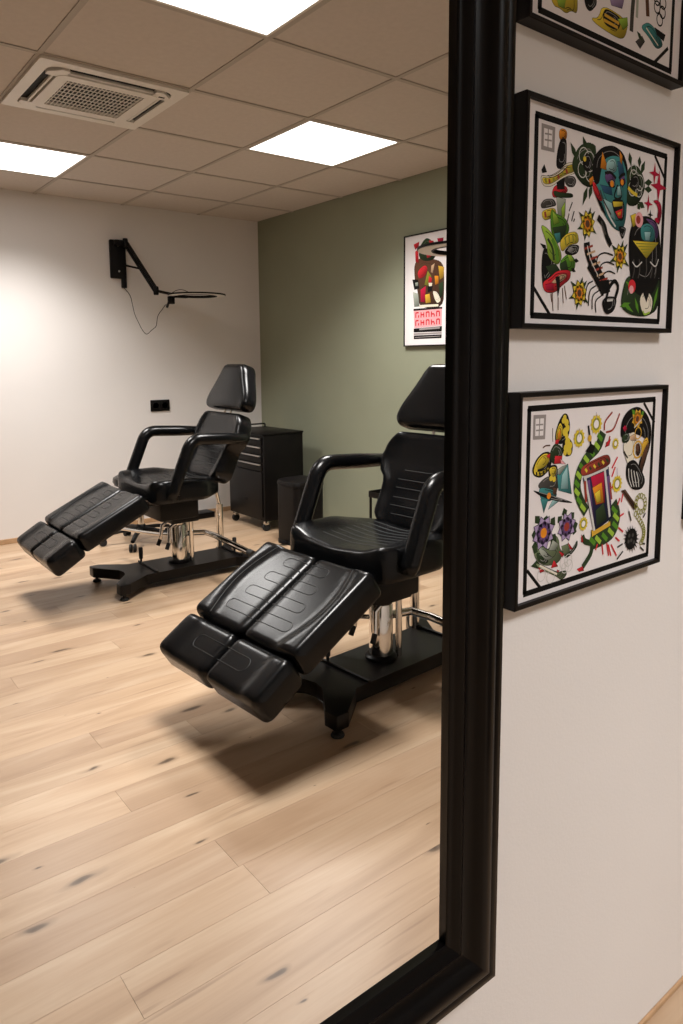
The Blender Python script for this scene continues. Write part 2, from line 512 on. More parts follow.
def soften(pts, closed):
    for _ in range(2):
        out = [] if closed else [pts[0]]
        n = len(pts)
        for i in range(n if closed else n - 1):
            (ax, ay), (bx_, by) = pts[i], pts[(i + 1) % n]
            out += [(ax * 0.78 + bx_ * 0.22, ay * 0.78 + by * 0.22), (ax * 0.22 + bx_ * 0.78, ay * 0.22 + by * 0.78)]
        if not closed: out.append(pts[-1])
        pts = out
    if closed:
        cx_, cy_ = sum(q[0] for q in pts) / len(pts), sum(q[1] for q in pts) / len(pts)
        pts = [(cx_ + (x - cx_) * 1.07, cy_ + (y - cy_) * 1.07) for x, y in pts]
    return pts


class Print:
    def __init__(self): self.v, self.f, self.c, self.k = [], [], [], 0

    def face(self, pts, col, shade=False):
        o = len(self.v)
        self.v += [(x * 0.001, y * 0.001, self.k * 2.5e-6) for x, y in pts]
        self.f.append(tuple(range(o, o + len(pts))))
        b_ = INKS[col]
        if not shade: self.c += [b_] * len(pts)
        else:                                    # the printed colours run from dark to light across each shape
            pr = [-0.5 * x + 0.85 * y for x, y in pts]
            lo, hi = min(pr), max(pr)
            for q in pr:
                t = (q - lo) / ((hi - lo) or 1)
                k = 0.30 + 0.95 * t
                self.c.append(tuple(min(0.85, c * k) for c in b_))

    def strip(self, pts, w, col, taper=False):
        n = len(pts)
        L_, R_ = [], []
        for i in range(n):
            ax, ay = pts[max(i - 1, 0)]; bx_, by = pts[min(i + 1, n - 1)]
            d = math.hypot(bx_ - ax, by - ay) or 1
            nx, ny = -(by - ay) / d, (bx_ - ax) / d
            L_.append((pts[i][0] + nx * w / 2, pts[i][1] + ny * w / 2)); R_.append((pts[i][0] - nx * w / 2, pts[i][1] - ny * w / 2))
        for i in range(n - 1): self.face([L_[i], L_[i + 1], R_[i + 1], R_[i]], col)

    def circle(self, c, r, col, n=14, r2=None):
        pts = [(c[0] + (r2 if (r2 and i % 2) else r) * math.cos(2 * math.pi * i / n), c[1] + (r2 if (r2 and i % 2) else r) * math.sin(2 * math.pi * i / n)) for i in range(n)]
        if r2:
            for i in range(n): self.face([c, pts[i], pts[(i + 1) % n]], col)
        else: self.face(pts, col)

    def leaf(self, a, b_, w, col):
        mx, my = a[0] * 0.55 + b_[0] * 0.45, a[1] * 0.55 + b_[1] * 0.45
        d = math.hypot(b_[0] - a[0], b_[1] - a[1]) or 1
        nx, ny = -(b_[1] - a[1]) / d * w / 2, (b_[0] - a[0]) / d * w / 2
        self.face([a, (mx + nx, my + ny), b_, (mx - nx, my - ny)], col)

    def draw(self, items):
        for it in items:
            self.k += 1
            kind = it[0]
            if kind == 'poly':
                _, col, pts = it
                if col not in ('paper', 'stamp') and len(pts) > 4: pts = soften(pts, True)
                if col not in ('ink', 'paper', 'stamp', 'dkgrey'):
                    self.strip(pts + [pts[0], pts[1]], 1.1, 'ink')
                    self.k += 1
                self.face(pts, col, col not in ('ink', 'paper', 'stamp', 'pink', 'cream'))
                xs, ys = [q[0] for q in pts], [q[1] for q in pts]
                if len(pts) > 8 and min(max(xs) - min(xs), max(ys) - min(ys)) > 9 and col not in ('paper', 'stamp', 'pink'):
                    self.k += 1                    # inner shading lines
                    cx_, cy_ = sum(xs) / len(xs), sum(ys) / len(ys)
                    n = len(pts)
                    for sc, a0 in ((0.74, 0), (0.5, n // 4)):
                        q = [(cx_ + (pts[(a0 + i) % n][0] - cx_) * sc, cy_ + (pts[(a0 + i) % n][1] - cy_) * sc) for i in range(n // 2)]
                        self.strip(q, 0.9, 'grey' if col in ('ink', 'dkgrey', 'dkgreen') else 'ink')
            elif kind == 'line': self.strip(soften(it[3], False) if len(it[3]) > 2 else it[3], it[2], it[1])
            elif kind == 'leaf': self.leaf(it[3], it[4], it[2], it[1])
            elif kind == 'disc': self.circle(it[1], it[3], it[2])
            elif kind == 'star': self.circle(it[1], it[3], it[2], 8, it[3] * 0.26)
            elif kind == 'ring':
                _, c, col, r, w = it
                pts = [(c[0] + r * math.cos(i * math.pi / 7), c[1] + r * math.sin(i * math.pi / 7)) for i in range(15)]
                self.strip(pts, w, col)
            elif kind == 'sun':
                _, c, r = it
                self.circle(c, r, 'yellow', 24, r * 0.8); self.k += 1
                self.circle(c, r * 0.62, 'olive'); self.k += 1
                self.circle(c, r * 0.42, 'paper')
            elif kind == 'flower':
                _, c, c1, c2, c3, r = it
                for i in range(8):
                    t = 2 * math.pi * i / 8 + 0.3
                    self.leaf(c, (c[0] + (r + 1.5) * math.cos(t), c[1] + (r + 1.5) * math.sin(t)), r * 0.85 + 2, 'ink')
                self.k += 1
                for i in range(8):
                    t = 2 * math.pi * i / 8 + 0.3
                    self.leaf(c, (c[0] + r * math.cos(t), c[1] + r * math.sin(t)), r * 0.85, c1)
                self.k += 1
                self.circle(c, r * 0.62, c2, 16, r * 0.35); self.k += 1
                self.circle(c, r * 0.30, c3)
        return self

    def build(self, name, parent, M):
        me = bpy.data.meshes.new(name)
        me.from_pydata([tuple(M @ Vector(p)) for p in self.v], [], self.f)
        ca = me.color_attributes.new('ink', 'FLOAT_COLOR', 'CORNER')
        vals = [x for l in me.loops for x in (*self.c[l.vertex_index], 1.0)]
        ca.data.foreach_set('color', vals)
        me.materials.append(MATS['print_ink'])
        o = bpy.data.objects.new(name, me)
        COL.objects.link(o)
        o.parent = parent
        return o


MIDDLE_SHEET = [
    ('line','ink',5,[(303.7,258.2),(337.3,227.7)]),
    ('line','ink',5,[(25.1,52.2),(61.3,18.4)]),
    ('poly','stamp',[(32.8,253.7),(60.9,253.7),(60.5,222.9),(33.1,222.1)]),
    ('poly','paper',[(38,248.8),(55.3,249),(55.2,227.3),(38,227.4)]),
    ('line','stamp',2,[(46.6,249.6),(46.7,226.9)]),
    ('line','stamp',2,[(39.7,242.4),(54,243.5)]),
    ('line','stamp',2,[(39.9,235.1),(54.2,236.1)]),
    ('poly','steel',[(67.5,169.1),(87.7,168.6),(87.1,147.6),(72.2,145.9)]),
    ('poly','orange',[(70.1,251.6),(78,254.6),(85.3,252.8),(85,244.4),(78.5,240.3),(70.5,241.9)]),
    ('poly','ink',[(73.1,241.6),(85.1,242.9),(86.1,228.6),(86.2,211.8),(78.3,205.9),(65.5,205.5),(66.5,223.9)]),
    ('poly','red',[(64.4,183.3),(87.1,184.9),(91.4,178.4),(63.6,167.1),(58.2,172.5)]),
    ('poly','ink',[(65.5,191.8),(84,196),(84.6,180.6),(68.5,178.5)]),
    ('poly','dkgreen',[(60.7,175.9),(79.3,175.3),(101.1,177.4),(102.4,172.8),(66.2,168.7)]),
    ('poly','dkgrey',[(84,196),(103,200.3),(109.9,195),(104.9,186.5),(92.6,185.1),(85.6,188.5)]),
    ('poly','ink',[(34.8,197.9),(40.4,205.5),(46.3,196.6),(36.9,194.2)]),
    ('poly','cream',[(35.2,191.7),(52.4,192.1),(73.1,202.1),(86.1,213),(103,216.5),(107.8,205.4),(92,199.7),(74.7,192.5),(57.9,181.6),(40.3,180)]),
    ('poly','yellow',[(38.3,189.5),(55,190.3),(77.1,200.4),(88.9,210.6),(102,213.9),(103.9,205.9),(83.9,199.4),(57.3,184.9),(42.8,182.6)]),
    ('line','olive',4,[(42.7,188.6),(46.1,183.8)]),
    ('line','brick',4,[(51.1,189),(52.6,184.2)]),
    ('line','olive',4,[(60.2,191.8),(61.6,187)]),
    ('line','brick',4,[(69.3,196.2),(72.1,192)]),
    ('line','olive',4,[(78.4,201.4),(81.3,197.2)]),
    ('line','brick',4,[(86.4,206.4),(89.3,201.4)]),
    ('line','olive',4,[(95.7,210.9),(97.9,205)]),
    ('poly','dkgrey',[(35.4,156),(42.8,163),(61,166),(68.1,158.4),(53.5,154.5),(38,151)]),
    ('poly','ink',[(42.8,100),(50.7,102.2),(66,89.1),(62.5,69.6),(49.3,59.1),(44.6,51.7),(40.2,79.2)]),
    ('poly','ink',[(36,108),(47.9,106.7),(49.4,101.3),(42.7,102.3)]),
    ('poly','ink',[(43.6,118.1),(51.7,114.2),(51.9,108.7)]),
    ('poly','yellow',[(38.9,148),(63.9,154.8),(67.7,146.6),(47.1,137.7),(40.4,140.4)]),
    ('line','brick',4,[(44.1,147.8),(46.4,141.1)]),
    ('line','orange',4,[(57.3,152),(59.1,144.4)]),
    ('poly','green',[(57.3,153.3),(68.3,146.7),(87.6,144.1),(97.9,132.3),(85.7,118.2),(69.4,111.8),(58.6,126.7)]),
    ('poly','dkgreen',[(60.7,129.3),(90.7,135.6),(88.5,120),(72,113.7)]),
    ('poly','lime',[(78.9,155.8),(86.1,164.7),(86.2,145.5),(80.7,144.1)]),
    ('poly','lime',[(60,150.5),(69.7,145.3),(75.4,138),(63.2,133.5)]),
    ('poly','lime',[(36.2,130.6),(55.4,124.8),(73.6,109),(82.3,95.2),(73,84),(53.7,93),(50.5,110.1)]),
    ('line','dkgreen',4,[(51.7,115),(62.8,104.9),(66,89.1)]),
    ('line','green',6,[(61.1,115.8),(71,104),(74.2,88.1)]),
    ('poly','teal',[(64.9,122.6),(77.2,125.4),(78.9,115.9),(72.1,110.5)]),
    ('poly','green',[(79.8,88.6),(97.7,99.7),(112.9,92.7),(110.5,78.5),(81.6,76.5)]),
    ('poly','dkgreen',[(79.9,85.3),(92.3,91.1),(98.4,78.5),(83,75.8)]),
    ('poly','lime',[(94.8,99.5),(103.4,99.4),(110,90.8),(100.9,90.2)]),
    ('poly','dkgreen',[(48.7,79.9),(70.2,84.6),(81.6,75.7),(62.5,68)]),
    ('poly','yellow',[(78.4,114.3),(93.9,125.7),(114.3,129.4),(119.5,116.1),(97.2,111.9),(83.5,101)]),
    ('line','olive',3,[(88.4,121.2),(91.1,110.1)]),
    ('line','olive',3,[(96.8,123.7),(99.5,112.3)]),
    ('line','olive',3,[(105.2,126.2),(108,114.5)]),
    ('line','olive',3,[(112.3,128.3),(115.1,116.4)]),
    ('poly','ink',[(89.1,103.1),(100.1,111.4),(120.8,113.2),(118.3,103.1),(106.3,98.5),(92,98.9)]),
    ('poly','grey',[(94.1,103.5),(101.6,109.1),(111.7,107.5),(103.3,101)]),
    ('leaf','ink',6,(109.4,92.5),(121.6,92.1)),
    ('leaf','ink',6,(104.1,81.3),(115.2,77.6)),
    ('poly','red',[(44.7,59.7),(59.9,66.2),(73.3,75.5),(101.9,78.2),(100.6,66.7),(85,58.9),(70,48.6),(49.6,48.4)]),
    ('poly','tan',[(61.4,59.8),(79.5,71.5),(95.2,72.5),(87.6,64.6),(71,60.4)]),
    ('poly','crimson',[(49.3,56.7),(65.5,60.1),(67.1,51.2),(52.2,50.5)]),
    ('poly','ink',[(70.2,68.5),(79.6,69.7),(80.6,54.4),(77.1,41.9)]),
    ('line','brown',1.6,[(64.5,47.1),(67.2,24)]),
    ('line','brown',1.6,[(77.7,42),(78.2,25.5)]),
    ('line','brown',1.6,[(90.6,57.9),(96.1,40.3)]),
    ('line','brown',1.6,[(86.5,54.7),(89.2,35)]),
    ('line','brown',1.6,[(61.8,46.1),(63.5,35.6)]),
    ('line','dkgrey',2,[(102.3,166.7),(95.7,154.6)]),
    ('line','dkgrey',2,[(107,155.9),(101.8,142.4)]),
    ('line','dkgrey',2,[(95.8,151.4),(90.7,136.4)]),
    ('line','dkgrey',2,[(108.8,146.4),(106.1,142.1)]),
    ('poly','dkgreen',[(99,214.3),(113.9,238.8),(142.9,248.2),(154.8,226.4),(148.6,193.7),(128.2,192.6),(109.2,202.1)]),
    ('leaf','dkgreen',9,(93.8,241.2),(111,219.5)),
    ('leaf','dkgreen',9,(120.7,253.7),(132.8,233.3)),
    ('leaf','dkgreen',9,(135.8,191.9),(125.6,165.3)),
    ('leaf','dkgreen',9,(145.3,195),(139.8,174.8)),
    ('leaf','dkgreen',9,(103.5,221.8),(116.4,206.6)),
    ('leaf','dkgreen',9,(142.9,248.2),(153.1,236.6)),
    ('ring',(124.8,228.6),'silver',11,1.3),
    ('ring',(137.6,223.7),'silver',13,1.3),
    ('ring',(122.4,211),'silver',10,1.3),
    ('ring',(141.4,209.6),'silver',12,1.3),
    ('poly','ink',[(123,227.6),(137.2,234.1),(146,221.5),(135.1,208.7),(123.5,214.6)]),
    ('disc',(126.8,225.5),'yellow',3.5),
    ('poly','orange',[(138.6,201.1),(149.2,207.9),(148.4,197.2),(140.9,193.3)]),
    ('poly','dkgreen',[(234,228.3),(254.5,235.9),(273.2,223.2),(278.7,205.6),(259.7,182.6),(233.5,180.6),(227.8,206)]),
    ('leaf','dkgreen',10,(234.4,251.5),(240.7,232.9)),
    ('leaf','dkgreen',10,(262.4,250.6),(261.7,234.3)),
    ('leaf','dkgreen',10,(277,246.6),(265.9,224)),
    ('leaf','dkgreen',10,(299.1,219.5),(277.3,215.5)),
    ('leaf','dkgreen',10,(299.9,208.4),(277.9,207.3)),
    ('leaf','dkgreen',10,(281.5,180.9),(263,187)),
    ('leaf','dkgreen',10,(269.1,176.7),(261.3,185)),
    ('ring',(248.5,219.7),'silver',10,1.2),
    ('ring',(264.8,213.8),'silver',11,1.2),
    ('ring',(246,203.1),'silver',10,1.2),
    ('ring',(263.8,201.8),'silver',8,1.2),
    ('ring',(247.8,230.4),'silver',7,1.2),
    ('poly','ink',[(241.6,218.7),(258.8,224.8),(266.8,211.3),(253.1,202.2),(239,203.9)]),
    ('line','yellow',5,[(234.9,203.3),(246.3,198),(259.9,195.8)]),
    ('poly','ink',[(146.8,210.1),(148.9,230.8),(167,245.6),(192.4,252.4),(216.6,247.2),(229.1,231.1),(227.9,216.7),(197.7,215.8),(172.9,191.5),(156.8,196.2)]),
    ('poly','teal',[(173.5,229.5),(193.2,237.8),(214.8,237.4),(227.6,222),(230.7,181.2),(228.6,157.5),(220.2,143.9),(201.4,146.5),(177.6,162.4),(157.4,182.5),(149,195.1),(164.6,197.3),(167,213.1)]),
    ('poly','ltteal',[(180.5,231.5),(198.1,237.2),(204.6,222.1),(189.4,216.4),(177.9,219.9)]),
    ('poly','blue',[(164.6,197.3),(192.1,197.6),(195.9,187.5),(176.3,188.5)]),
    ('poly','ltteal',[(170.2,180.7),(194.8,176.8),(206,155),(187.5,160)]),
    ('poly','blue',[(204.9,234.4),(217.3,234.6),(224.3,219.7),(211.1,214.3)]),
    ('poly','orange',[(163.9,219.5),(167.2,241.3),(178.2,226.8),(177.3,218.9)]),
    ('poly','orange',[(209.1,249.4),(216.8,243.3),(216.1,231.8),(211.2,235.4)]),
    ('poly','purple',[(175.1,210.8),(186.1,218.5),(199.4,214.4),(200.1,202.2),(182.1,201.4)]),
    ('poly','purple',[(211.3,210.8),(222.7,217.7),(228.3,209.6),(219.2,201.2)]),
    ('poly','ink',[(182,203.1),(193.1,209.1),(202.2,205.1),(200.3,197.8),(187.1,197.8)]),
    ('disc',(193.4,202.6),'orange',4.5),
    ('poly','ink',[(211.3,210.8),(224.6,214.1),(225.8,205.7),(214.4,202.4)]),
    ('disc',(218.8,208.3),'orange',4.2),
    ('line','ink',4,[(175,214.3),(189.3,218.1),(202.9,211.3)]),
    ('line','ink',4,[(209.8,212.3),(218.2,218.8),(225.9,220.3)]),
    ('line','ink',3,[(207.7,203.2),(198.6,186.1),(207.8,183.4),(220,187.9),(213.4,202.2)]),
    ('poly','ltteal',[(207.8,200.6),(213.4,202.2),(218.5,190.4),(207.5,189)]),
    ('poly','red',[(146.6,199.9),(156.8,194.8),(172,176.6),(160.8,178.1),(149.3,188.3)]),
    ('poly','ink',[(155.9,180.6),(170.6,173.8),(182.6,158.6),(170.4,164.2)]),
    ('poly','ink',[(193.9,181.6),(225.7,184.9),(227.2,158.8),(216.1,155),(202.1,165.6)]),
    ('poly','yellow',[(197,179.2),(222.4,182),(222.1,176.2),(200,172.1)]),
    ('poly','red',[(204.4,166.4),(222.3,172.6),(221.7,159.4),(212.9,158.4)]),
    ('poly','orange',[(209.8,165.3),(219.1,168.7),(218.1,162.6),(212.7,161.5)]),
    ('poly','ink',[(213,147.6),(234.3,147.6),(230.6,137.3),(225.3,130),(219.2,137.7)]),
    ('line','silver',3,[(177,174.6),(189.2,158.5),(206.5,146.1)]),
    ('line','dkgrey',3,[(165,190.4),(173.6,177.7),(194,160.8)]),
    ('star',(304.9,232.4),'crimson',16),
    ('star',(318.2,215.6),'crimson',24),
    ('star',(291,187.7),'crimson',13),
    ('poly','crimson',[(304.8,192.6),(316,195.1),(326.2,191),(329.8,179.1),(324.2,161.8),(316.7,165.2),(321,179),(316.4,188.9)]),
    ('leaf','crimson',8,(310.3,168.7),(324,165)),
    ('star',(298,172.6),'ink',8),
    ('leaf','dkgreen',8,(138,142.6),(117.2,156.2)),
    ('leaf','dkgreen',8,(138,142.6),(155.3,161.7)),
    ('leaf','dkgreen',8,(138,142.6),(114.4,133.1)),
    ('leaf','dkgreen',8,(138,142.6),(160.6,131.3)),
    ('leaf','dkgreen',8,(138,142.6),(132.6,119.9)),
    ('leaf','dkgreen',8,(138,142.6),(144.7,165.5)),
    ('flower',(138,142.6),'yellow','orange','brown',17),
    ('leaf','dkgreen',8,(221,106.1),(197.7,121.1)),
    ('leaf','dkgreen',8,(221,106.1),(240,126)),
    ('leaf','dkgreen',8,(221,106.1),(194.8,96.6)),
    ('leaf','dkgreen',8,(221,106.1),(246.3,93.5)),
    ('leaf','dkgreen',8,(221,106.1),(215.2,82.1)),
    ('leaf','dkgreen',8,(221,106.1),(228.2,130.3)),
    ('flower',(221,106.1),'yellow','orange','brown',17),
    ('leaf','dkgreen',8,(124.6,49.8),(103.9,64.8)),
    ('leaf','dkgreen',8,(124.6,49.8),(141.9,68.2)),
    ('leaf','dkgreen',8,(124.6,49.8),(101.1,41.4)),
    ('leaf','dkgreen',8,(124.6,49.8),(147.2,36.8)),
    ('leaf','dkgreen',8,(124.6,49.8),(119.2,27)),
    ('leaf','dkgreen',8,(124.6,49.8),(131.4,72.6)),
    ('flower',(124.6,49.8),'yellow','orange','brown',17),
    ('line','ink',9,[(162.2,154.2),(178.7,145.1),(183.3,132.7),(196.4,119.1)]),
    ('line','dkgrey',4,[(170.4,149.7),(182,132.6)]),
    ('line','ink',13,[(137.8,118.3),(141.6,103.4),(153.4,88)]),
    ('line','ink',22,[(148,93),(165.8,77.8),(187.2,56.6)]),
    ('line','brick',3,[(133,109.2),(152.2,115.2)]),
    ('line','tan',3,[(139.2,102.5),(158.5,108.5)]),
    ('line','brick',3,[(145.5,95.8),(165,101.7)]),
    ('line','tan',3,[(151.8,89),(171.5,94.8)]),
    ('line','brick',3,[(158.2,82.1),(178,87.9)]),
    ('line','tan',3,[(164.6,75.1),(184.6,80.9)]),
    ('line','brick',3,[(171.1,68.1),(191.3,73.8)]),
    ('line','tan',3,[(177.7,61),(198.1,66.7)]),
    ('line','silver',1.5,[(139.2,114.1),(146.5,96.6),(170.8,72.5)]),
    ('poly','ink',[(169,68.7),(194.7,72.1),(199.1,55.3),(178.7,50.5)]),
    ('line','ink',6,[(194,58.9),(208.7,73),(221.2,64.1),(211.6,44.5)]),
    ('poly','ink',[(179.2,39.3),(189.1,48),(217.1,48.6),(211.1,29.1),(190.4,22.6)]),
    ('line','silver',3,[(192.1,42.8),(206.7,44.2)]),
    ('line','ink',5,[(194.1,57),(188.1,39.6)]),
    ('line','ink',2,[(161.5,85.6),(164.6,103.1),(182.5,109),(203.3,106.2)]),
    ('line','ink',2,[(168.1,73.5),(171.9,91.2),(188.6,96.8),(206.8,93.7)]),
    ('line','ink',2,[(174.7,61.2),(179.3,79),(194.8,84.6),(210.3,81.1)]),
    ('line','ink',2,[(181.5,48.8),(186.7,66.8),(201,72.1),(213.9,68.3)]),
    ('line','ink',2,[(155.7,67.9),(141.5,62.7),(137.4,37.5)]),
    ('line','ink',2,[(163.9,62.1),(148.3,55.7),(146.7,33.5)]),
    ('line','ink',2,[(172.3,56.2),(155.2,48.7),(156.1,29.4)]),
    ('line','ink',2,[(180.7,50.3),(162.2,41.6),(165.7,25.2)]),
    ('poly','dkgreen',[(228.5,37.4),(244.1,82.9),(275,67.1),(306.2,64.8),(330.2,86.4),(330.6,37.3),(297.2,25.1),(254.9,26.6)]),
    ('leaf','green',7,(233.4,41.5),(262.3,28.8)),
    ('leaf','green',7,(260.2,62.4),(237.3,72.8)),
    ('leaf','green',7,(329.8,70.1),(316.5,32.7)),
    ('leaf','green',7,(277.6,27.4),(264.7,50.7)),
    ('leaf','green',7,(225,35.4),(254,42.4)),
    ('poly','ink',[(245,138.7),(257.7,159.9),(289.6,167.3),(318.3,159.8),(328.4,130.8),(330.5,82.4),(306.8,55.9),(275.6,57.2),(256.2,66.1),(247.1,104.4)]),
    ('line','dkgrey',2.5,[(257.5,105.2),(260.7,89.8),(256.2,77.8)]),
    ('line','dkgrey',2.5,[(272.4,106.3),(275.7,90.8),(271.2,78.7)]),
    ('line','dkgrey',2.5,[(291.4,107.8),(294.8,92.2),(290.3,79.9)]),
    ('line','dkgrey',2.5,[(307,109),(310.5,93.2),(305.8,80.9)]),
    ('line','dkgrey',2.5,[(318.8,109.9),(322.4,94),(317.7,81.6)]),
    ('line','silver',2,[(254,101),(265.7,93.3),(280.2,103)]),
    ('line','silver',2,[(303.3,104.7),(319.7,97.1),(326.8,110.5)]),
    ('poly','cream',[(277.8,48.2),(294.5,64.2),(315.2,49.8),(310.3,29.2),(289.2,27.7)]),
    ('poly','ink',[(282.9,63.6),(294.2,68.2),(307.8,64.9),(297.4,44.2)]),
    ('line','lime',3,[(288.9,31.8),(293.2,25.8),(308.6,30.4)]),
    ('poly','purple',[(283.6,165.8),(310.8,164.1),(323.7,150.4),(316.7,137.8),(299.4,159.8)]),
    ('poly','teal',[(272.4,152.2),(290.1,159.6),(309.1,154.9),(313.7,135.5),(278.2,133.4)]),
    ('poly','ltteal',[(283.4,146.4),(300.2,148),(298,135.2),(287.2,135)]),
    ('poly','yellow',[(252.8,131),(324.9,134.9),(292.1,108.6)]),
    ('line','olive',1.5,[(261.9,128),(318.8,131.6)]),
    ('line','olive',1.5,[(268.2,124.3),(313.5,127.5)]),
    ('line','olive',1.5,[(274.5,120.6),(308.3,123.5)]),
    ('line','olive',1.5,[(280.8,116.8),(303.1,119.4)]),
    ('line','olive',1.5,[(287.2,113),(297.9,115.4)]),
    ('poly','yellow',[(244.8,165.4),(257,169.8),(263.1,155.9),(250.9,150)]),
    ('disc',(267.2,162.1),'pink',11),
    ('disc',(265,161.9),'brick',6),
    ('disc',(255.5,66),'red',10),
    ('disc',(254.3,61.3),'pink',6),
]
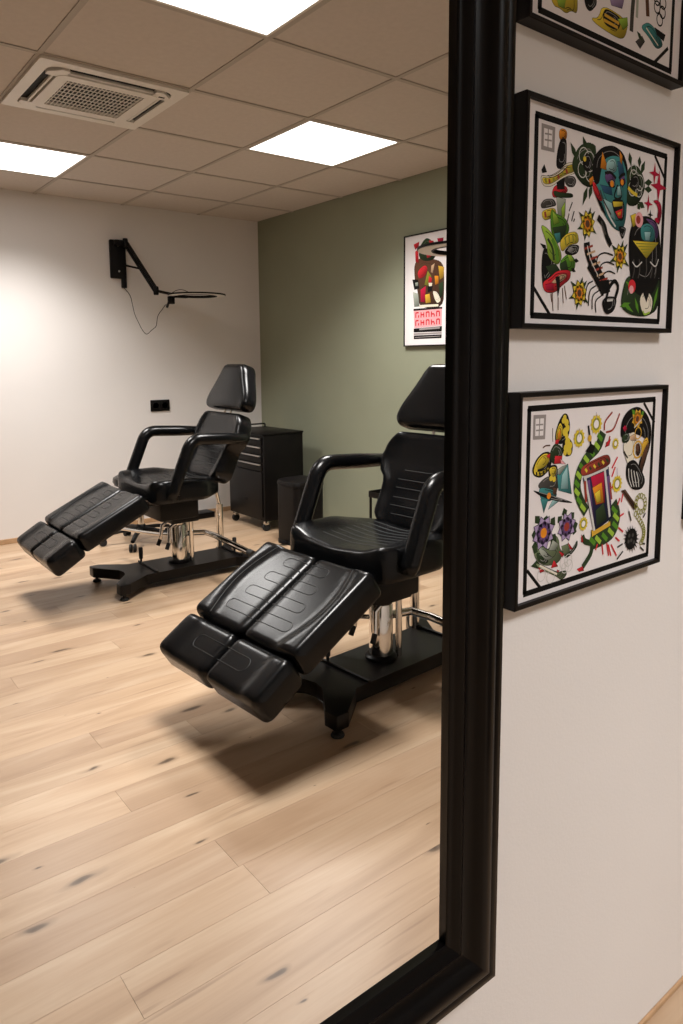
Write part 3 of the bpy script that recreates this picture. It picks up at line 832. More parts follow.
LOWER_SHEET = [
    ('line','ink',5,[(304.5,263),(339.7,229.6)]),
    ('line','ink',5,[(26.8,49.2),(58.8,17)]),
    ('poly','stamp',[(32.1,258.4),(59.1,257.7),(58.2,224.6),(32.1,225.7)]),
    ('poly','paper',[(36.6,253.2),(54.7,253),(54,229.9),(36.7,230.3)]),
    ('line','stamp',2,[(45.6,253.2),(45.1,230.2)]),
    ('line','stamp',2,[(37.9,245),(53.3,244.8)]),
    ('line','stamp',2,[(38.1,237.6),(53.5,237.4)]),
    ('poly','dkgrey',[(46.8,164.4),(62.8,172.8),(87.9,172.6),(99,180.1),(91.9,154.9),(80.1,151.9),(50.2,158.1)]),
    ('poly','teal',[(87.9,172.6),(111.8,185.8),(123.1,141.9),(92,151)]),
    ('poly','ltteal',[(99.3,171.4),(110.5,182.4),(114.6,150.4),(97.1,152.5)]),
    ('poly','steel',[(83.5,178.3),(98.9,183.6),(111.8,186.2),(93.6,172)]),
    ('poly','teal',[(48.2,160),(80.1,152.8),(88.8,144.8),(72.1,138.2),(52.7,144.2)]),
    ('poly','teal',[(52.2,143.6),(69.2,141.4),(60.1,123.3)]),
    ('poly','ltteal',[(72.3,130.6),(80.5,140),(99,137.6),(69.7,127.2)]),
    ('poly','ink',[(34.4,157.9),(53.9,152.2),(91.7,141.3),(128.7,128.7),(100.6,133.1),(58.1,144.8)]),
    ('disc',(70.5,145.9),'orange',4.5),
    ('poly','brown',[(80,156.3),(89.1,154.3),(85.9,145.1),(79.7,147.7)]),
    ('poly','ink',[(98.7,256.3),(107.4,254.3),(113.7,239.4),(110.2,223.2),(97.8,215.6),(82.2,218.5),(81,231.3),(89.7,248.5)]),
    ('poly','ink',[(97.8,218.2),(112,222.2),(122.2,212.8),(119.8,198.2),(106.5,196.7),(98.2,204.4)]),
    ('poly','ink',[(32.4,186),(40.6,198.5),(53.8,206.2),(68.8,206.1),(74.3,194.5),(69.5,182.3),(51.9,173.4),(37.4,177.2)]),
    ('poly','ink',[(66.6,186.8),(85.2,187.5),(88.9,177.7),(84.8,164),(70.7,167.6)]),
    ('poly','yellow',[(84.1,220.1),(82.7,231.2),(90.6,245.1),(97.1,237),(94.8,221.8)]),
    ('poly','yellow',[(36.1,186.5),(43.3,197.5),(55.2,204.4),(66.1,203.8),(69.1,195),(59.7,187.5),(46.3,185.5)]),
    ('poly','orange',[(86.9,220.7),(86.1,229.3),(91.5,235.7),(94.2,223.6)]),
    ('poly','yellow',[(36.2,183.2),(50.4,181.7),(68,185.8),(66.7,181.7),(51.9,175.6),(39.5,178.1)]),
    ('poly','yellow',[(69.4,184),(83.3,185.1),(85.5,178),(80.9,171.7),(72.5,174.3)]),
    ('disc',(100.9,251.2),'yellow',4),
    ('disc',(105.4,244.2),'yellow',5),
    ('disc',(98.2,247.2),'yellow',4),
    ('disc',(108,236.3),'yellow',5),
    ('disc',(103,231.5),'yellow',6),
    ('disc',(106.7,225.2),'yellow',4),
    ('disc',(109.3,217.3),'yellow',6),
    ('disc',(115.8,211.6),'yellow',5),
    ('disc',(106.7,208.8),'yellow',6),
    ('disc',(114.1,203),'yellow',5),
    ('disc',(104,202.1),'yellow',4),
    ('disc',(74,169.8),'yellow',4),
    ('disc',(81,167.9),'yellow',4),
    ('disc',(39.6,184.5),'yellow',4),
    ('line','ink',3,[(41,181.8),(42.4,177.5)]),
    ('line','ink',3,[(47.7,181.1),(49.7,175.9)]),
    ('line','ink',3,[(55.8,182),(57.8,177.2)]),
    ('line','ink',3,[(63.1,183.8),(64.3,179.9)]),
    ('poly','dkgreen',[(69.6,204.3),(80.3,217),(95.7,210.6),(98.9,200.9),(83.2,188.6),(73.8,192.9)]),
    ('poly','red',[(81.4,199.9),(97.9,198.4),(96.5,188.2),(80.4,189.2)]),
    ('poly','red',[(62,201.6),(70.2,204.3),(69.9,196.7)]),
    ('poly','red',[(82.1,221.9),(90.5,222.1),(87.1,215.6),(80.9,216.9)]),
    ('line','brown',2,[(53.6,213.2),(59.5,215.8),(69.9,215.3)]),
    ('line','brown',1.2,[(74.1,238.5),(75.3,219.9)]),
    ('poly','pink',[(94.3,194.4),(106,186.4),(95.9,187.7)]),
    ('poly','moss',[(40.9,76.8),(54.3,81.4),(74.2,67.5),(82,89),(94.2,81.7),(97,67),(106,60.1),(94.8,47.7),(66.3,49.5),(46.6,61.9)]),
    ('poly','dkgreen',[(46.4,70.6),(60.3,64.6),(74.6,53.2),(63.4,51.8),(49.4,59.6)]),
    ('poly','steel',[(50.3,78.6),(62.8,72.9),(74.3,62.1),(83,57),(68.9,56.1),(54.7,67.4)]),
    ('poly','dkgreen',[(76.3,90),(87.7,89.9),(91,75.2),(79.6,73.6)]),
    ('poly','steel',[(82.2,82),(95.4,74.4),(88.4,66.7),(74.1,69.2)]),
    ('poly','dkgreen',[(109,57.7),(123.8,58.7),(132.6,64.5),(139.9,72.4),(140.3,63.2),(127,54.5),(115.2,50.8)]),
    ('poly','moss',[(102.8,69.6),(117.4,70.7),(123.8,58.7),(109.1,55.9)]),
    ('leaf','dkgreen',13,(41.1,122.1),(52.3,109.3)),
    ('leaf','dkgreen',13,(53.4,117.8),(52.3,108.5)),
    ('leaf','dkgreen',13,(67.1,119.2),(64.6,109.2)),
    ('leaf','dkgreen',13,(85.5,114.9),(76,102.3)),
    ('leaf','dkgreen',13,(34.5,96.7),(45.3,95.8)),
    ('leaf','dkgreen',13,(92.6,113.8),(101.6,103.7)),
    ('leaf','dkgreen',13,(105.3,124.4),(110.2,109.5)),
    ('leaf','dkgreen',13,(130.7,114.7),(120.6,106.2)),
    ('leaf','dkgreen',13,(140.5,97),(127,93.6)),
    ('leaf','dkgreen',13,(137.9,85.5),(125.7,90.2)),
    ('leaf','dkgreen',13,(35.4,80.3),(50.3,80.3)),
    ('leaf','dkgreen',13,(41,69.8),(46.2,79.3)),
    ('leaf','dkgreen',13,(99.4,84.5),(104.9,92.5)),
    ('leaf','dkgreen',13,(78.7,103.6),(85.6,111.3)),
    ('flower',(60.8,95.6),'lilac','purple','orange',24),
    ('flower',(113.6,96.2),'lilac','purple','brick',21),
    ('poly','dkgreen',[(36,53.4),(46.7,59.3),(59.4,48.2),(53.9,46.6)]),
    ('poly','moss',[(46.8,56.6),(96.7,32),(113.4,33.3),(115.5,26),(103.8,21),(92.5,29.3),(52.5,47.7)]),
    ('line','cream',3,[(53.8,51),(93.9,31.2)]),
    ('poly','red',[(86,52.9),(95.5,42.2),(80,43)]),
    ('poly','red',[(51.1,48.9),(66,41.1),(55.4,40.7)]),
    ('poly','red',[(96.6,63.9),(109.6,57.6),(105.7,53.3)]),
    ('poly','red',[(118,72.1),(130.4,60.9),(123.7,62)]),
    ('poly','red',[(93.7,37.1),(99.5,35.1),(95.8,33.1)]),
    ('ring',(109.5,45),'silver',9,1),
    ('ring',(119.8,46.7),'silver',9,1),
    ('ring',(121.6,38.2),'silver',9,1),
    ('ring',(58.3,36.9),'silver',9,1),
    ('ring',(79.5,30.1),'silver',9,1),
    ('ring',(112.7,37.1),'silver',8,1),
    ('line','dkgreen',17,[(195.8,224.5),(185.3,203.5),(157.5,191.5),(139.6,173),(133.7,149.4),(144.9,127.6),(160.9,110.9)]),
    ('line','dkgreen',30,[(225.4,112.7),(237.9,93.6),(229,73.2),(197.7,67.3),(174.3,66.9)]),
    ('line','dkgreen',9,[(177.3,64.3),(178.1,47.1),(155.9,29.8)]),
    ('line','dkgreen',9,[(174.5,62.6),(157.9,67.5),(152.5,76.8)]),
    ('line','green',7,[(182.2,222.2),(194.2,213.1)]),
    ('line','lime',7,[(175.6,210.4),(187.5,201.2)]),
    ('line','green',7,[(163.3,201.2),(175.1,192)]),
    ('line','lime',7,[(149.8,193.1),(161.3,183.9)]),
    ('line','green',7,[(139.2,183.1),(150.6,173.9)]),
    ('line','lime',7,[(132.8,171.7),(144.1,162.4)]),
    ('line','green',7,[(129.2,160),(140.5,150.6)]),
    ('line','lime',7,[(129.7,147.8),(141,138.3)]),
    ('line','green',7,[(135.6,134.9),(147,125.2)]),
    ('line','lime',7,[(145.7,123.4),(157.3,113.5)]),
    ('line','green',7,[(227.1,109.1),(241.6,98.4)]),
    ('line','lime',7,[(232.3,97.5),(246.9,86.7)]),
    ('line','green',7,[(230.7,84.7),(245.3,73.7)]),
    ('line','lime',7,[(219.7,76.3),(234.1,65.3)]),
    ('line','green',7,[(203.4,71.6),(217.5,60.6)]),
    ('line','lime',7,[(186.5,70),(200.3,59.1)]),
    ('line','green',7,[(172,70.2),(185.5,59.5)]),
    ('line','brick',3,[(204,207.3),(211.3,209.7),(213.8,217.8)]),
    ('line','brick',3,[(198.6,227.2),(198,239.6),(217.9,252.9)]),
    ('line','brick',3,[(203.1,224),(223.1,225.5),(237.6,249.8)]),
    ('poly','red',[(202,202.1),(209,209.9),(216.3,213.5),(213,204.1)]),
    ('poly','red',[(141.9,29.1),(155.9,30.7),(159.7,24),(147.7,24.6)]),
    ('poly','red',[(150.3,79.2),(155.8,67),(150.1,68)]),
    ('line','red',3,[(242.4,110.5),(248.1,120.6)]),
    ('line','red',3,[(249.7,92),(260.6,94.8)]),
    ('line','red',3,[(246.8,74.8),(260.7,66)]),
    ('line','red',3,[(239.8,60.5),(252,52.7)]),
    ('line','red',3,[(228.7,51.3),(245.3,30.7)]),
    ('line','red',3,[(217,55.5),(223.4,34.7)]),
    ('line','red',3,[(204.2,55.5),(208,39.6)]),
    ('line','red',3,[(192.2,58.3),(187.5,49.7)]),
    ('line','red',3,[(222.4,168.7),(236.7,184.4)]),
    ('line','red',3,[(223.1,155.9),(231.4,169.9)]),
    ('line','red',3,[(224,138.7),(234.9,148.2)]),
    ('line','red',3,[(252.4,113.5),(255.6,126.2)]),
    ('line','red',3,[(221,52.6),(229.6,33.5)]),
    ('poly','navy',[(149,161.9),(213.2,171.7),(228,92.9),(181.1,77.3)]),
    ('poly','purple',[(154.1,155.2),(166,158),(181.8,93.3),(176.1,92)]),
    ('poly','purple',[(208,157.5),(216.9,158.7),(225.9,104),(218.4,100.8)]),
    ('poly','crimson',[(168.6,161.8),(201.7,165.8),(207,118.6),(183.5,118.3)]),
    ('poly','orange',[(173.7,144.7),(196.6,150.4),(204,119.9),(184.9,119)]),
    ('poly','yellow',[(179.8,135.6),(192.7,140.3),(196.5,121.7),(186.3,121.3)]),
    ('poly','dkgreen',[(183.9,109.8),(204,119),(214.3,92.7),(188,86)]),
    ('line','silver',5,[(154.6,161.3),(182.4,79.6)]),
    ('line','silver',5,[(202.9,171.5),(221.8,95.1)]),
    ('line','silver',5,[(150.4,162.1),(211.8,171.5)]),
    ('poly','brick',[(144.4,171.7),(149.6,180.1),(206.3,191.3),(215.6,182.9),(213.1,173.9),(151.7,164.4)]),
    ('line','yellow',4,[(153.3,174.9),(158.4,170.3)]),
    ('line','dkgreen',4,[(163.7,176.7),(168.9,172.1)]),
    ('line','yellow',4,[(174.3,178.5),(179.5,173.9)]),
    ('line','dkgreen',4,[(184.9,180.4),(190.2,175.7)]),
    ('line','yellow',4,[(195.7,182.2),(201.1,177.6)]),
    ('line','dkgreen',4,[(206.6,184.2),(212.1,179.4)]),
    ('line','gold',7,[(176.8,75.4),(223.8,84.8)]),
    ('line','gold',3,[(176.5,81.4),(178.4,71.7)]),
    ('line','ink',4,[(157.6,236.8),(161.7,221.6),(165.1,209.2)]),
    ('disc',(161.9,218.4),'gold',5),
    ('poly','ink',[(152.2,200.1),(165,210.4),(176.5,206.2),(171.4,194.4)]),
    ('line','brick',5,[(154,157.2),(158.9,125.8)]),
    ('line','brick',4,[(219,147.8),(224.9,121.4)]),
    ('sun',(136.3,220.2),14),
    ('sun',(177.2,237.6),15),
    ('sun',(229.5,205.3),9),
    ('sun',(238.3,143.5),14),
    ('sun',(153.9,94.5),11),
    ('line','lilac',1,[(176.4,255),(176.9,243.7)]),
    ('line','lilac',1,[(236.9,167.3),(237.6,155.2)]),
    ('line','lilac',1,[(135.8,233.4),(136.2,222.2)]),
    ('poly','ink',[(245.5,210),(245.8,235.7),(261.2,250.7),(288.7,255.7),(314.4,242.8),(328.3,222.5),(327.4,195.5),(313.4,171.8),(305.2,149.7),(296.8,161),(297.7,175.3),(310.2,190.7),(313.7,207),(285.7,215.1),(266.8,218.5)]),
    ('poly','cream',[(250.4,199.7),(265.2,215.6),(281.7,218.4),(287.5,198.7),(281.3,176.9),(266,171.8),(258.6,184)]),
    ('poly','dkgreen',[(248,215.8),(261.2,219.8),(268,211.4),(262.2,204.8),(247.5,205.9)]),
    ('poly','tan',[(267.2,212.4),(281.8,216.4),(286.3,204.9),(271.2,207.1)]),
    ('poly','gold',[(305.6,201.4),(318.7,208.7),(323.5,195.9),(309.2,176.3),(303.1,181)]),
    ('poly','brown',[(312.1,190.6),(325.2,199.9),(319,175.4),(305.1,151.8),(298.7,160.8)]),
    ('poly','ink',[(264.1,172.4),(284.4,175.5),(302.6,160.4),(318.3,140),(307.5,127.6),(279.7,130.9),(262.7,152.2)]),
    ('line','silver',2,[(268.3,163.9),(270.5,147.3),(279.5,134)]),
    ('line','silver',2,[(275.9,161.5),(279.5,146.3),(286.4,133.2)]),
    ('line','silver',2,[(283.6,159),(288.6,145.3),(293.3,132.4)]),
    ('line','silver',2,[(291.3,156.6),(297.9,144.3),(300.2,131.6)]),
    ('ring',(292.1,191.2),'gold',13,3),
    ('poly','brown',[(285.9,198.9),(296.1,200.1),(300.8,187.4),(293.6,180.8),(287.5,186.5)]),
    ('ring',(291.2,216.8),'gold',9,2),
    ('flower',(287.1,238.9),'gold','orange','brown',16),
    ('leaf','green',8,(280,245.7),(270.2,254.2)),
    ('leaf','green',8,(297,244.8),(306.2,249.4)),
    ('poly','crimson',[(247.4,227.7),(253.3,231.3),(259.8,224.9),(252.1,221.5)]),
    ('line','ink',3,[(253.1,191.5),(257.8,186.1),(264.7,180.4)]),
    ('line','silver',2,[(279.4,225.6),(299.3,237.6)]),
    ('poly','brown',[(250.8,131.1),(261,131.9),(297.6,100.9),(289.5,96.4)]),
    ('line','ink',2,[(255.5,131.1),(293.1,99.5)]),
    ('ring',(322.5,101.8),'olive',4,1.6),
    ('ring',(321.3,95.9),'olive',4,1.6),
    ('ring',(317.1,91.7),'olive',4,1.6),
    ('ring',(310.9,90.4),'olive',4,1.6),
    ('ring',(304.1,92.1),'olive',4,1.6),
    ('ring',(298.3,96.4),'olive',4,1.6),
    ('ring',(294.8,102.4),'olive',4,1.6),
    ('ring',(294.4,108.7),'olive',4,1.6),
    ('ring',(297.2,113.8),'olive',4,1.6),
    ('ring',(302.5,116.7),'olive',4,1.6),
    ('ring',(309.1,116.6),'olive',4,1.6),
    ('ring',(315.6,113.5),'olive',4,1.6),
    ('ring',(320.5,108.2),'olive',4,1.6),
    ('ring',(294.5,89.4),'olive',4,1.6),
    ('ring',(300.3,84.5),'olive',4,1.6),
    ('ring',(305.8,79.5),'olive',4,1.6),
    ('ring',(310.8,74.6),'olive',4,1.6),
    ('ring',(315.2,69.8),'olive',4,1.6),
    ('ring',(318.6,65.1),'olive',4,1.6),
    ('ring',(320.9,60.6),'olive',4,1.6),
    ('ring',(322.1,56.2),'olive',4,1.6),
    ('ring',(322,52),'olive',4,1.6),
    ('ring',(320.7,48),'olive',4,1.6),
    ('ring',(318.3,44.2),'olive',4,1.6),
    ('ring',(314.8,40.6),'olive',4,1.6),
    ('leaf','ink',3.5,(290.5,50),(308.9,46.9)),
    ('leaf','ink',3.5,(290.3,48.2),(308,39.2)),
    ('leaf','ink',3.5,(289.4,46.7),(304.2,32.9)),
    ('leaf','ink',3.5,(287.9,45.8),(298,28.8)),
    ('leaf','ink',3.5,(286,45.5),(290.3,27.4)),
    ('leaf','ink',3.5,(284,45.8),(282,28.9)),
    ('leaf','ink',3.5,(282.1,46.8),(274,33)),
    ('leaf','ink',3.5,(280.5,48.2),(267.5,39.2)),
    ('leaf','ink',3.5,(279.4,50),(263,46.8)),
    ('leaf','ink',3.5,(278.9,51.8),(261.1,54.8)),
    ('leaf','ink',3.5,(279.2,53.6),(262.1,62.3)),
    ('leaf','ink',3.5,(280.1,55),(265.7,68.5)),
    ('leaf','ink',3.5,(281.5,56),(271.6,72.6)),
    ('leaf','ink',3.5,(283.4,56.3),(279.2,74.1)),
    ('leaf','ink',3.5,(285.4,56),(287.4,72.9)),
    ('leaf','ink',3.5,(287.3,55),(295.4,68.9)),
    ('leaf','ink',3.5,(288.9,53.6),(302.2,62.8)),
    ('leaf','ink',3.5,(290,51.8),(306.9,55.1)),
    ('disc',(284.7,50.9),'ink',17),
    ('disc',(278.6,57.2),'dkgrey',3),
    ('disc',(288.9,56.5),'dkgrey',3),
    ('disc',(284.8,48.8),'dkgrey',3),
    ('disc',(277.3,47.9),'dkgrey',3),
    ('disc',(292.8,44.3),'dkgrey',3),
    ('line','dkgrey',3,[(245.9,25),(262.3,35.2)]),
    ('line','dkgrey',3,[(245.9,44.2),(260.5,47)]),
    ('line','dkgrey',3,[(274.3,96.8),(282.1,80.1)]),
    ('line','dkgrey',3,[(323.4,25.5),(312.2,33.5)]),
    ('line','dkgrey',3,[(326.7,35.8),(318.6,38.3)]),
    ('line','dkgrey',3,[(323.2,86.8),(316.9,80.3)]),
]
UPPER_SHEET = [
    ('line','ink',5,[(291,19.1),(326.8,47)]),
    ('poly','yellow',[(38.4,48.6),(96.6,59.3),(98.8,33.4),(86,34.3),(76,27.8),(63.5,30.7),(51.4,29.8)]),
    ('poly','lime',[(54.9,41.2),(75.4,43.9),(71.9,32),(60.7,32)]),
    ('poly','ink',[(113,60.8),(134.8,70.2),(143.4,57.1),(128.2,43.2),(117.8,46.8)]),
    ('poly','lilac',[(168.8,76.6),(207.6,84.3),(201.9,67.5),(175.9,64.7)]),
    ('poly','yellow',[(132.1,36.5),(148.6,39.9),(157.1,58.6),(216.1,54.4),(209.3,33.1),(194.2,28.3),(149,31.8)]),
    ('poly','ink',[(157.6,48.9),(164.7,57.4),(201.3,54.9),(193.7,36.7),(161.4,36.7)]),
    ('line','gold',4,[(160.7,48.7),(196.4,46.8)]),
    ('line','gold',4,[(159.2,41.7),(193.5,40.7)]),
    ('poly','lime',[(192.9,51.6),(215.8,59.4),(217.7,49.7),(206.7,41.7)]),
    ('line','dkgrey',9,[(230.2,100.9),(227.4,69.4),(227,44.5)]),
    ('line','steel',6,[(239.3,100.1),(239.4,65.7)]),
    ('line','brown',9,[(260.9,113.2),(267.9,75)]),
    ('ring',(291.4,93.7),'ink',8,2.2),
    ('ring',(306.5,90.7),'ink',8,2.2),
    ('ring',(299.9,78.9),'ink',8,2.2),
    ('ring',(290.6,104.1),'ink',8,2.2),
    ('ring',(307.1,103.4),'ink',8,2.2),
    ('poly','teal',[(250.6,56.5),(274.8,68.8),(313.6,49.2),(294.1,37.9),(272.6,49.8)]),
    ('poly','ink',[(286.1,65.7),(317.8,63),(313.3,52.8),(294.1,57)]),
    ('poly','dkgrey',[(238,34.1),(254.8,46),(263.1,40.3),(251.1,27.5)]),
    ('line','cream',2,[(264.7,59.1),(298.9,43.8)]),
    ('leaf','dkgreen',7,(240.6,48.7),(257.5,38.9)),
]
POSTER_PRINT = [
    ('poly','brown',[(95,502),(157,533),(222,518),(328,485),(338,380),(332,232),(137,248),(125,353),(102,401)]),
    ('poly','dkgreen',[(134,589),(167,630),(199,645),(242,620),(285,563),(254,515),(179,516),(134,543)]),
    ('poly','red',[(83,622),(133,634),(128,605),(98,590)]),
    ('poly','crimson',[(285,633),(337,631),(332,594),(295,606)]),
    ('poly','red',[(215,631),(253,623),(264,603),(232,599)]),
    ('poly','red',[(98,578),(123,590),(129,506),(101,517)]),
    ('poly','red',[(118,454),(179,489),(206,468),(185,424),(135,410)]),
    ('poly','crimson',[(147,344),(191,363),(187,264),(148,271)]),
    ('poly','tan',[(239,479),(265,491),(250,433),(234,442)]),
    ('poly','olive',[(207,452),(239,419),(224,360),(180,372)]),
    ('poly','gold',[(297,473),(344,461),(340,402),(309,390)]),
    ('poly','ink',[(73,412),(124,407),(136,352),(91,348)]),
    ('poly','steel',[(80,334),(125,322),(137,244),(92,243)]),
    ('poly','red',[(218,421),(245,404),(235,367),(213,384)]),
    ('poly','cream',[(251,328),(289,318),(321,270),(290,254),(268,282)]),
    ('poly','dkgreen',[(299,362),(338,380),(333,292),(310,286)]),
    ('poly','gold',[(186,310),(224,315),(236,261),(192,260)]),
    ('poly','ink',[(208,362),(251,358),(246,328),(208,324)]),
    ('poly','cream',[(215,380),(247,377),(243,359),(220,359)]),
    ('poly','red',[(195,563),(243,557),(233,532),(200,528)]),
    ('poly','orange',[(266,417),(298,414),(299,369),(272,364)]),
    ('poly','steel',[(100,390),(124,392),(125,369),(102,370)]),
    ('poly','cream',[(137,252),(300,248),(300,234),(137,238)]),
    ('poly','ink',[(85,232),(332,229),(332,217),(85,219)]),
    ('poly','pink',[(87,219),(330,219),(329,120),(95,113)]),
    ('line','red',9,[(106,207),(106,175)]),
    ('line','red',9,[(106,206),(131,206)]),
    ('line','red',9,[(131,191),(131,175)]),
    ('line','red',9,[(152,207),(152,175)]),
    ('line','red',9,[(152,192),(176,192)]),
    ('line','red',9,[(176,206),(177,175)]),
    ('line','red',9,[(197,207),(198,175)]),
    ('line','red',9,[(197,205),(221,206)]),
    ('line','red',9,[(221,206),(222,175)]),
    ('line','red',9,[(242,207),(242,175)]),
    ('line','red',9,[(242,192),(266,192)]),
    ('line','red',9,[(266,190),(266,175)]),
    ('line','red',9,[(286,207),(286,175)]),
    ('line','red',9,[(286,205),(309,205)]),
    ('line','red',9,[(309,205),(310,175)]),
    ('line','red',9,[(106,159),(106,126)]),
    ('line','red',9,[(106,157),(131,158)]),
    ('line','red',9,[(131,142),(131,127)]),
    ('line','red',9,[(152,159),(153,127)]),
    ('line','red',9,[(152,144),(177,144)]),
    ('line','red',9,[(177,158),(177,127)]),
    ('line','red',9,[(198,159),(198,127)]),
    ('line','red',9,[(198,158),(222,158)]),
    ('line','red',9,[(222,158),(222,128)]),
    ('line','red',9,[(242,160),(243,128)]),
    ('line','red',9,[(243,144),(266,145)]),
    ('line','red',9,[(266,143),(267,128)]),
    ('line','red',9,[(287,160),(287,128)]),
    ('line','red',9,[(287,158),(310,159)]),
    ('line','red',9,[(310,159),(310,128)]),
    ('poly','ink',[(88,110),(332,116),(330,84),(88,86)]),
    ('poly','stamp',[(138,109),(313,113),(313,102),(138,98)]),
    ('poly','stamp',[(88,81),(330,81),(330,70),(89,70)]),
    ('poly','ink',[(89,67),(330,67),(328,45),(89,44)]),
    ('line','stamp',4,[(99,55),(319,57)]),
]
# ------------------------------------------------------------------ framed tattoo sheets on the mirror wall
def framed(name, label, cat, loc, w, h, M3, items, border=True, depth=0.020, rail=0.0065, group=None):
    """M3 maps sheet (right, up, out of the wall) to the root's axes"""
    t = thing(name, label, cat, loc, group)
    M = Matrix(((*M3[0], 0), (*M3[1], 0), (*M3[2], 0), (0, 0, 0, 1)))
    cs_ = [(0, 0, 1, 1), (w, 0, -1, 1), (w, h, -1, -1), (0, h, 1, -1)]
    prof = [(0, 0.0), (0, depth - 0.001), (0.001, depth), (rail - 0.001, depth), (rail, depth - 0.001), (rail, 0.0)]
    for k in range(4):
        a, c = cs_[k], cs_[(k + 1) % 4]
        n = len(prof)
        vs = [(p[0] + p[2] * q, p[1] + p[3] * q, z) for p in (a, c) for q, z in prof]
        fs = [(i, (i + 1) % n, n + (i + 1) % n, n + i) for i in range(n)] + [tuple(range(n)), tuple(range(2 * n - 1, n - 1, -1))]
        MB().add(vs, fs).xf(M).build('frame_rail', 'picture_frame_black', t, False)
    MB().box((rail * 0.5, rail * 0.5, 0.002), (w - rail * 0.5, h - rail * 0.5, depth - 0.007)).xf(M).build('sheet', 'mat_paper', t, False)
    p = Print()
    if border:
        W_, H_ = w * 1000, h * 1000
        a, b_, c, d = 23.0, 17.0, W_ - 35.0, H_ - 22.0
        p.k = 1
        for q in ([(a - 3, b_), (c + 3, b_)], [(a - 3, d), (c + 3, d)], [(a, b_), (a, d)], [(c, b_), (c, d)]): p.strip(q, 8.0, 'ink')
    p.draw(items)
    p.build('print', t, M @ Matrix.Translation((0.005 if border else 0.0, 0, depth - 0.0068)))
    return t


WALL_M = ((1, 0, 0), (0, 0, -1), (0, 1, 0))
framed('framed_print', 'black framed tattoo sheet with a blue demon head, scorpion and vulture', 'picture', (0.7395, Y_WALL, 1.268), 0.371, 0.284, WALL_M, MIDDLE_SHEET,
       group='framed tattoo sheets beside the mirror')
framed('framed_print', 'black framed tattoo sheet with a lantern, moth, spiked ball and woman', 'picture', (0.7395, Y_WALL, 0.898), 0.371, 0.289, WALL_M, LOWER_SHEET,
       group='framed tattoo sheets beside the mirror')
framed('framed_print', 'black framed tattoo sheet hanging directly above the demon head sheet', 'picture', (0.7395, Y_WALL, 1.634), 0.371, 0.285, WALL_M,
       UPPER_SHEET + [('flower', (90, 190), 'yellow', 'orange', 'brown', 24), ('flower', (250, 200), 'lilac', 'purple', 'orange', 26), ('star', (170, 210), 'crimson', 26)],
       group='framed tattoo sheets beside the mirror')
framed('framed_print', 'black picture frame hanging beyond the lantern sheet, only its edge showing', 'picture', (1.213, Y_WALL, 0.952), 0.371, 0.285, WALL_M,
       [('flower', (110, 150), 'yellow', 'orange', 'brown', 34), ('flower', (250, 120), 'lilac', 'purple', 'orange', 34), ('sun', (180, 220), 16)],
       group='framed tattoo sheets beside the mirror')
framed('framed_poster', 'tall framed poster with a colourful collage and pink block lettering', 'poster', (X_RIGHT, -2.805, 1.308), 0.44, 0.682,
       ((0, 0, -1), (1, 0, 0), (0, 1, 0)), POSTER_PRINT, border=False, depth=0.022, rail=0.007)


# ------------------------------------------------------------------ tattoo chairs
def lin(a, b_, n): return [a + (b_ - a) * i / (n - 1) for i in range(n)]


def smooth01(t):
    t = min(1, max(0, t))
    return t * t * (3 - 2 * t)


def pad_surface(L_, lo, hi, T, r, rc, hfun=None, nu=26, nv=26):
    """upholstered pad. local X = length 0..L_, Y from lo(v) to hi(v), top face at z = 0"""
    hfun = hfun or (lambda u, v: 0.0)
    cl = lambda t: 0.5 - 0.5 * math.cos(math.pi * (0.5 * t + 0.5 * (0.5 - 0.5 * math.cos(math.pi * t))))
    mb = MB()
    rows = []
    for j in range(nv + 1):
        v = L_ * cl(j / nv)
        dv = min(v, L_ - v)
        ins = rc - math.sqrt(max(0, rc * rc - (rc - dv) ** 2)) if dv < rc else 0.0
        a, b_ = lo(v) + ins, hi(v) - ins
        rows.append((v, dv, [a + (b_ - a) * cl(i / nu) for i in range(nu + 1)], a, b_))
    def e(d):
        q = min(1, max(0, d / r)); return math.sqrt(max(0, 1 - (1 - q) ** 2))
    top, bot = [], []
    for v, dv, us, a, b_ in rows:
        for u in us:
            d = min(dv, u - a, b_ - u)
            top.append((v, u, -r + (r + hfun(u, v)) * e(d)))
            bot.append((v, u, -T + r * (1 - e(d))))
    n1 = nu + 1
    tot = n1 * (nv + 1)
    fs = []
    for j in range(nv):
        for i in range(nu):
            k = j * n1 + i
            fs.append((k, k + 1, k + n1 + 1, k + n1))
            fs.append((tot + k, tot + k + n1, tot + k + n1 + 1, tot + k + 1))
    ring = [i for i in range(nu)] + [j * n1 + nu for j in range(nv)] + [nv * n1 + i for i in range(nu, 0, -1)] + [j * n1 for j in range(nv, 0, -1)]
    for a, b_ in zip(ring, ring[1:] + ring[:1]):
        fs.append((a, tot + a, tot + b_, b_))
    mb.add(top + bot, fs)
    return mb


def frame_M(org, d, n):
    d = Vector(d).normalized(); n = Vector(n).normalized(); y = n.cross(d)
    return Matrix(((d.x, y.x, n.x, org[0]), (d.y, y.y, n.y, org[1]), (d.z, y.z, n.z, org[2]), (0, 0, 0, 1)))


def stitches(paths, hfun, M, parent, r=0.0013):
    mb = MB()
    for p in paths:
        mb.tube([(v, u, hfun(u, v) + 0.0002) for v, u in p], r, 6)
    mb.xf(M).build('stitching', 'stitch_groove', parent)


